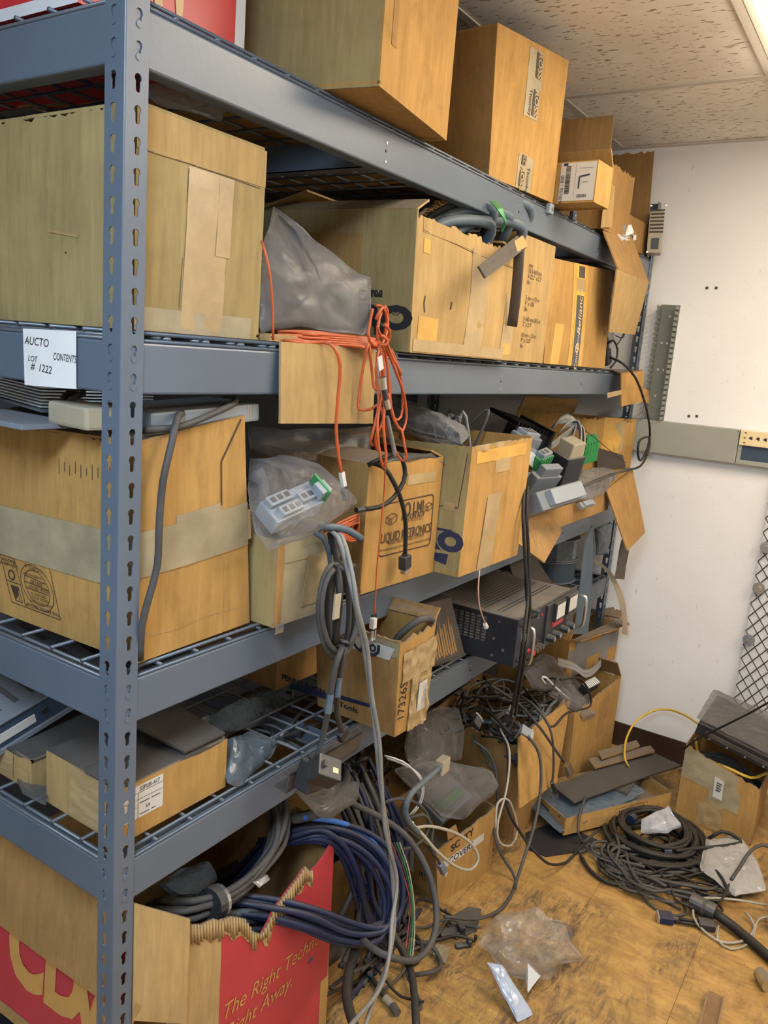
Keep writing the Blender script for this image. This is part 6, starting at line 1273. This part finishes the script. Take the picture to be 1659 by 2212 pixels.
for k, (mat, lab) in enumerate(((M('red_wire', (.25, .04, .06), .5), 'thin red wire hanging near the big loop'), (m_cgrey, 'thin grey wire hanging near the big loop'), (m_green, 'thin green wire hanging near the big loop'), (m_cbeige, 'thin pale wire hanging near the big loop'))):
    cable(lab, [(845 + 6 * k, 1820, -.04), (868 + 5 * k, 1880, -.06), (885 + 3 * k, 1950, -.08), (880 + 5 * k, 2020, -.10), (872 + 6 * k, 2075, -.12)], .0018, mat, name='wire', cat='wire')
for k in range(2):
    cable('thin white wire arching into the bag of parts', [(830 + 5 * k, 1632 + 6 * k, .04), (870, 1645 + 5 * k, .0), (900 + 4 * k, 1672, -.02), (912 + 3 * k, 1700, -.02), (905 + 4 * k, 1735, -.01), (885 + 5 * k, 1760, .0)], .0024, m_white, name='wire', cat='wire', group='white wires over the bag')
e = with_plug('flat grey cord curving over the handwritten box to a beige block plug', [(905, 1800, -.06), (885, 1780, -.07), (875, 1750, -.075), (888, 1715, -.075), (920, 1685, -.07), (948, 1660, -.065)], .0078, m_cteal, plug_box(.038, .024, .042, m_beige))
with_plug('beige cord looping beside the handwritten box to a small grey plug', [(890, 1790, -.05), (930, 1785, -.06), (985, 1800, -.08), (1020, 1825, -.10), (1033, 1855, -.11), (1018, 1878, -.11), (985, 1872, -.105), (945, 1840, -.09), (915, 1805, -.07), (890, 1780, -.055)], .0042, m_cbeige, plug_box(.010, .010, .01, m_white))
with_plug('grey cord ending in a clear modular plug over the handwritten box corner', [(880, 1770, -.03), (915, 1760, -.05), (935, 1790, -.06), (930, 1830, -.065), (945, 1855, -.07), (950, 1865, -.072)], .0040, m_cgrey, plug_box(.018, .014, .045, m_grey, .012, m_label))
cable('grey ring of cord hanging over the handwritten box rim', [(828, 1735, -.0), (860, 1725, -.02), (900, 1735, -.04), (925, 1765, -.05), (922, 1800, -.055), (900, 1825, -.05), (860, 1835, -.04), (835, 1830, -.03)], .0045, m_cgrey)
# cords draped down the leads box and on to the floor
for P, r, mat, lab in (
    ([(1020, 1600, .06), (1050, 1620, .02), (1070, 1660, -.02), (1075, 1740, -.05), (1068, 1800, -.07), (1085, 1850, -.10), (1110, 1890, -.14), (1112, 1930, -.16), (1080, 1965, -.17), (1030, 1985, -.15), (960, 1980, -.10)], .0048, m_cgrey, 'grey cord falling from the leads box and curving along the floor'),
    ([(1080, 1575, .0), (1100, 1620, -.06), (1095, 1700, -.09), (1075, 1780, -.10), (1080, 1820, -.11), (1105, 1825, -.12), (1118, 1790, -.12), (1100, 1730, -.10), (1075, 1735, -.09), (1070, 1790, -.10)], .0034, m_cbeige, 'thin beige cord looping down the leads box corner'),
    ([(1110, 1560, -.03), (1140, 1590, -.10), (1165, 1630, -.14), (1168, 1700, -.16), (1155, 1780, -.18), (1130, 1860, -.20), (1110, 1920, -.20)], .0048, m_cgrey, 'grey cord hanging over the front flap of the leads box to the floor'),
    ([(1040, 1590, .05), (1090, 1600, -.03), (1098, 1660, -.07), (1095, 1740, -.10), (1125, 1800, -.14), (1165, 1850, -.20), (1200, 1868, -.23), (1260, 1850, -.25)], .0042, m_cblack, 'black cord falling from the leads box and running across the dark mat'),
    ([(1130, 1485, .02), (1160, 1520, -.06), (1190, 1570, -.12), (1225, 1540, -.14), (1275, 1525, -.15), (1270, 1490, -.14), (1250, 1465, -.12), (1210, 1468, -.09)], .0038, m_cblack, 'thin black cord loop standing out over the leads box flap'),
    ([(1060, 1480, .06), (1120, 1520, .0), (1165, 1570, -.09), (1200, 1620, -.13), (1218, 1645, -.14)], .0046, m_cgrey, 'grey cord crossing the flap to a flat connector'),
    ([(1120, 1500, .0), (1160, 1530, -.08), (1190, 1580, -.13), (1196, 1650, -.14), (1192, 1700, -.14)], .0040, m_cgrey, 'grey cord hanging down the flap to a ribbed black plug'),
    ([(1210, 1760, -.16), (1215, 1790, -.17), (1240, 1840, -.20), (1290, 1862, -.25), (1340, 1868, -.30)], .0045, m_cblack, 'black cord running over the barcode tray edge to the cable pile'),
    ([(1265, 1720, -.20), (1250, 1770, -.22), (1255, 1815, -.24), (1300, 1840, -.27), (1350, 1845, -.32)], .0045, m_cgrey, 'grey cord curling over the tray front beside the barcode')):
    cable(lab, P, r, mat)
for k in range(66):
    o = CB6.inside(rr.uniform(-.05, .85), rr.uniform(.05, .9), rr.uniform(.84, 1.06)); P = [o]
    for _ in range(4): P.append(P[-1] + V((rr.uniform(-.09, .09), rr.uniform(-.08, .06), rr.uniform(-.03, .035))))
    lo = CB6.c[0]; P = [V((min(max(p.x, 1.50), 1.88), min(max(p.y, -.05), .26), max(p.z, .25))) for p in P]
    cable(['black lead heaped in the floor box of tangled leads', 'grey lead heaped in the floor box of tangled leads', 'dark green-grey lead heaped in the floor box of tangled leads'][k % 3], P, rr.choice((.0035, .0042, .005)), [m_cblack, m_cgrey, m_cteal][k % 3], group='leads heaped in the floor box')
for (u, v_, y, lab, mat, xd) in ((1135, 1580, -.09, 'grey-green serial connector clipped on the leads box rim', m_lgrey, (.6, -.5, -.5)), (1228, 1660, -.145, 'metal flat connector lying on the leads box flap', m_metal, (.4, -.3, -.9)), (1030, 1560, .02, 'black plug lying on the heap of leads', m_black, (.8, .2, .2))):
    p = U(u, v_, 'y', y); e = empty('connector', p, lab, 'connector'); mt = frame(p, V(xd), V((-.3, -.8, .5)))
    MB().cbox((-.02, -.014, -.007), (.02, .014, .007), .002, mt).build('hood', mat, e); MB().cbox((.02, -.019, -.005), (.026, .019, .005), .001, mt).build('flange', m_metal, e); MB().cbox((.026, -.012, -.004), (.032, .012, .004), .001, mt).build('shell', m_metal, e)
e = empty('ribbed_plug', U(1194, 1700, 'y', -.14), 'ribbed black plug with a bright tip at the flap foot', 'plug')
p = U(1192, 1690, 'y', -.14); q = U(1200, 1712, 'y', -.145); MB().cyl(p, q, .007, 10).build('body', m_black, e); MB().cyl(q, q + (q - p) * .4, .006, 10).build('tip', m_metal, e)

# ================================================================== floor cable pile
C0 = U(1415, 1806, 'z', .03)
for lap, (R_, r, z, lab) in enumerate(((.158, .0078, .018, 'outermost turn group of the big black floor coil'),)):
    e = empty('coiled_cable', V((C0.x, C0.y, 0)), 'big coil of thick black cable tied with blue tape on the floor', 'cable')
    P = []
    n = 26 * 10
    for k in range(n):
        a = 2 * math.pi * k / 26; l_ = k / 26
        R = .168 - .0085 * ((l_ * 3.1) % 10) ; zz = .014 + .011 * ((l_ * 1.7) % 5)
        P.append(V((C0.x + R * 1.05 * math.cos(a), C0.y + R * .98 * math.sin(a), zz + .006 * math.sin(a * 2 + l_))))
    MB().tube(P, .0076, 8).build('coil', m_cblack, e, smooth=True)
    for (u, v_) in ((1440, 1838), (1365, 1768)):
        p = U(u, v_, 'z', .05); t = V((-(p.y - C0.y), p.x - C0.x, 0)).normalized(); d = (p - C0).normalized()
        MB().tube([p - t * .012, p + t * .012], [.017, .017], 14, flat=.9).build('blue_tape', m_cblue, e)
for k in range(44):
    u0 = rr.uniform(1290, 1590); v0 = 1850 + (u0 - 1290) * .30 + rr.uniform(-30, 45)
    p = U(u0, v0, 'z', 0); P = []; q0 = p.copy(); z = .006 + .0007 * k
    a = rr.uniform(-.5, .5) - .95 + (math.pi if k % 2 else 0); cv = rr.uniform(-.5, .5)
    for j in range(11):
        P.append(V((p.x, p.y, z + .008 * math.sin(j * .9 + k)))); p = p + V((math.cos(a), math.sin(a), 0)) * .045
        dist = math.hypot(1.70 - p.x, -.52 - p.y)
        dlt = (math.atan2(-.52 - p.y, 1.70 - p.x) - a + math.pi) % (2 * math.pi) - math.pi
        a += cv * .5 + (dlt * .45 if dist > .17 else 0) + rr.uniform(-.15, .15)
    P = [V((min(max(q.x, 1.36), 2.02), min(max(q.y, -.79), -.22), max(q.z, .005))) for q in P]
    cable(['black cable lying in the floor pile below the coil', 'dusty grey-black cable lying in the floor pile below the coil'][k % 2], P, rr.choice((.0034, .0040, .0050)), [m_cblack, m_cgrey][k % 2], group='floor pile cables')
for P, r, mat, lab in (
    ([(1255, 1850, 'z', .01), (1275, 1880, 'z', .01), (1310, 1905, 'z', .01), (1360, 1912, 'z', .012), (1420, 1905, 'z', .02), (1470, 1925, 'z', .01), (1480, 1955, 'z', .01)], .006, m_cblack, 'black cable forming the lower edge of the floor pile'),
    ([(1250, 1842, 'z', .012), (1290, 1830, 'z', .015), (1330, 1850, 'z', .02), (1380, 1880, 'z', .02), (1450, 1885, 'z', .02), (1510, 1880, 'z', .02)], .0055, m_cgrey, 'grey cable sweeping across the top of the floor pile'),
    ([(1290, 1850, 'z', .012), (1300, 1870, 'z', .02), (1330, 1885, 'z', .02), (1350, 1865, 'z', .03), (1325, 1845, 'z', .03), (1300, 1850, 'z', .02), (1296, 1880, 'z', .012), (1330, 1900, 'z', .012)], .0040, m_cblack, 'thin black cord knotted at the tray end of the floor pile'),
    ([(1580, 1900, 'z', .05), (1600, 1870, 'z', .06), (1620, 1840, 'z', .09), (1645, 1825, 'z', .11), (1670, 1832, 'z', .10)], .0055, m_cgrey, 'grey cable arching over the silver bag'),
    ([(1530, 1812, 'z', .05), (1560, 1796, 'z', .08), (1590, 1808, 'z', .07), (1600, 1820, 'z', .06), (1560, 1828, 'z', .06), (1510, 1832, 'z', .055), (1460, 1838, 'z', .06)], .006, m_cblack, 'black cable tail leading from the coil over the silver bag'),
    ([(1655, 1955, 'z', .02), (1600, 1945, 'z', .03), (1545, 1940, 'z', .03), (1505, 1945, 'z', .03), (1498, 1980, 'z', .02), (1520, 2010, 'z', .008), (1560, 2035, 'z', .008), (1610, 2030, 'z', .008), (1630, 2000, 'z', .01), (1610, 1970, 'z', .02)], .0035, m_cbeige, 'thin beige cord looped on the tiles beside the pile'),
    ([(1665, 1980, 'z', .02), (1640, 1985, 'z', .012), (1630, 2010, 'z', .008), (1622, 2035, 'z', .006), (1580, 2050, 'z', .006), (1550, 2030, 'z', .008), (1552, 2000, 'z', .02)], .0032, m_cbeige, 'second thin beige cord curled under the thick black cable')):
    cable(lab, P, r, mat)
e = empty('ferrite_cable', U(1560, 2000, 'z', .0), 'very thick black cable with ferrite choke ending at the floor pile', 'cable')
MB().tube(spline(pts([(1540, 1970, 'z', .03), (1580, 1998, 'z', .02), (1630, 2040, 'z', .016), (1680, 2085, 'z', .016), (1740, 2140, 'z', .016)])), .0135, 10).build('cord', m_cblack, e, smooth=True)
MB().cyl(U(1492, 1945, 'z', .035), U(1545, 1972, 'z', .032), .024, 16).build('ferrite_choke', m_black, e); MB().cyl(U(1520, 1959, 'z', .034), U(1526, 1962, 'z', .034), .0255, 16).build('choke_band', m_dark, e)
e = empty('video_plug', U(1435, 1982, 'z', .0), 'blue video plug with metal shell lying on the tiles', 'plug')
a, b = U(1418, 1978, 'z', .012), U(1458, 1985, 'z', .012); mt = frame(a, b - a, V((0, 0, 1)))
MB().cbox((0, -.017, -.010), (.008, .017, .008), .001, mt).build('metal_shell', m_metal, e); MB().cbox((.008, -.019, -.010), (.045, .019, .009), .003, mt).build('hood', m_cblue, e); MB().cyl(mt @ V((.045, 0, 0)), mt @ V((.06, 0, 0)), .007, 10).build('strain_relief', m_black, e)
for s in (-.008, .008): MB().tube([mt @ V((.05, s, -.002)), mt @ V((.12, s * .8, -.002))], .0045, 8).build('cord', m_cblack, e, smooth=True)
MB().cbox((.115, -.018, -.010), (.16, .018, .010), .004, mt).build('ferrite_block', m_black, e)
e = empty('white_plug', U(1290, 1848, 'z', .0), 'white modular plug at the edge of the floor pile', 'plug')
mt = frame(U(1284, 1850, 'z', .012), V((.6, -.7, 0)), V((0, 0, 1))); MB().cbox((0, -.010, -.008), (.03, .010, .008), .002, mt).build('body', m_white, e); MB().cbox((.01, -.004, .008), (.028, .004, .011), .001, mt).build('latch', m_label, e)
# odds and ends by the handwritten box
e = empty('torn_cardboard', U(955, 2055, 'z', .0), 'small torn cardboard tab on the tiles near the big loop', 'cardboard')
Pan('tab', (U(935, 2060, 'z', .015), U(962, 2082, 'z', .004), U(975, 2045, 'z', .03), U(945, 2035, 'z', .03)), m_cardp, e, wob=.004, nx=5, ny=5, tear=.006)
e = empty('clip_lead', U(850, 2170, 'z', .0), 'dark lead with a pale boot end lying on the tiles beneath the tangle', 'cable')
MB().tube(spline(pts([(790, 2090, 'z', .012), (815, 2130, 'z', .01), (835, 2158, 'z', .01)])), .006, 8).build('cord', m_cblack, e, smooth=True); MB().cyl(U(832, 2155, 'z', .011), U(848, 2172, 'z', .011), .009, 10, .007).build('boot', m_beige, e); MB().cyl(U(848, 2172, 'z', .011), U(858, 2188, 'z', .011), .010, 12).build('collar', m_dark, e)
for (u, v_, s, lab) in ((975, 2020, .035, 'dark plastic bracket on the tiles below the handwritten box'), (1000, 2045, .022, 'small black plastic clip on the tiles below the handwritten box'), (800, 2070, .05, 'dusty black block in the tangle foot')):
    p = U(u, v_, 'z', 0); e = empty('plastic_bracket', p, lab, 'bracket'); mt = frame(p + V((0, 0, .001)), V((.7, -.6, 0)), V((0, 0, 1)))
    MB().cbox((-s, -s * .4, 0), (s, s * .4, s * .35), .003, mt).build('base', m_blackm, e); MB().cbox((s * .5, -s * .4, s * .3), (s, s * .4, s * .8), .003, mt).build('upright', m_blackm, e)
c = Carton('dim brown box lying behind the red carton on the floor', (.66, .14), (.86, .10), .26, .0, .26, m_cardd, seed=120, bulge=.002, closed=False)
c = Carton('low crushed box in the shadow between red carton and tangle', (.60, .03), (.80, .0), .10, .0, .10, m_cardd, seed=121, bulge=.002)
MB().tube([U(1662, 2130, 'z', .02), U(1640, 2100, 'z', .02)], [.02, .017], 12).build('tan_sleeve', m_cardp, None, label='tan tube end at the edge of the tiles', cat='tube')
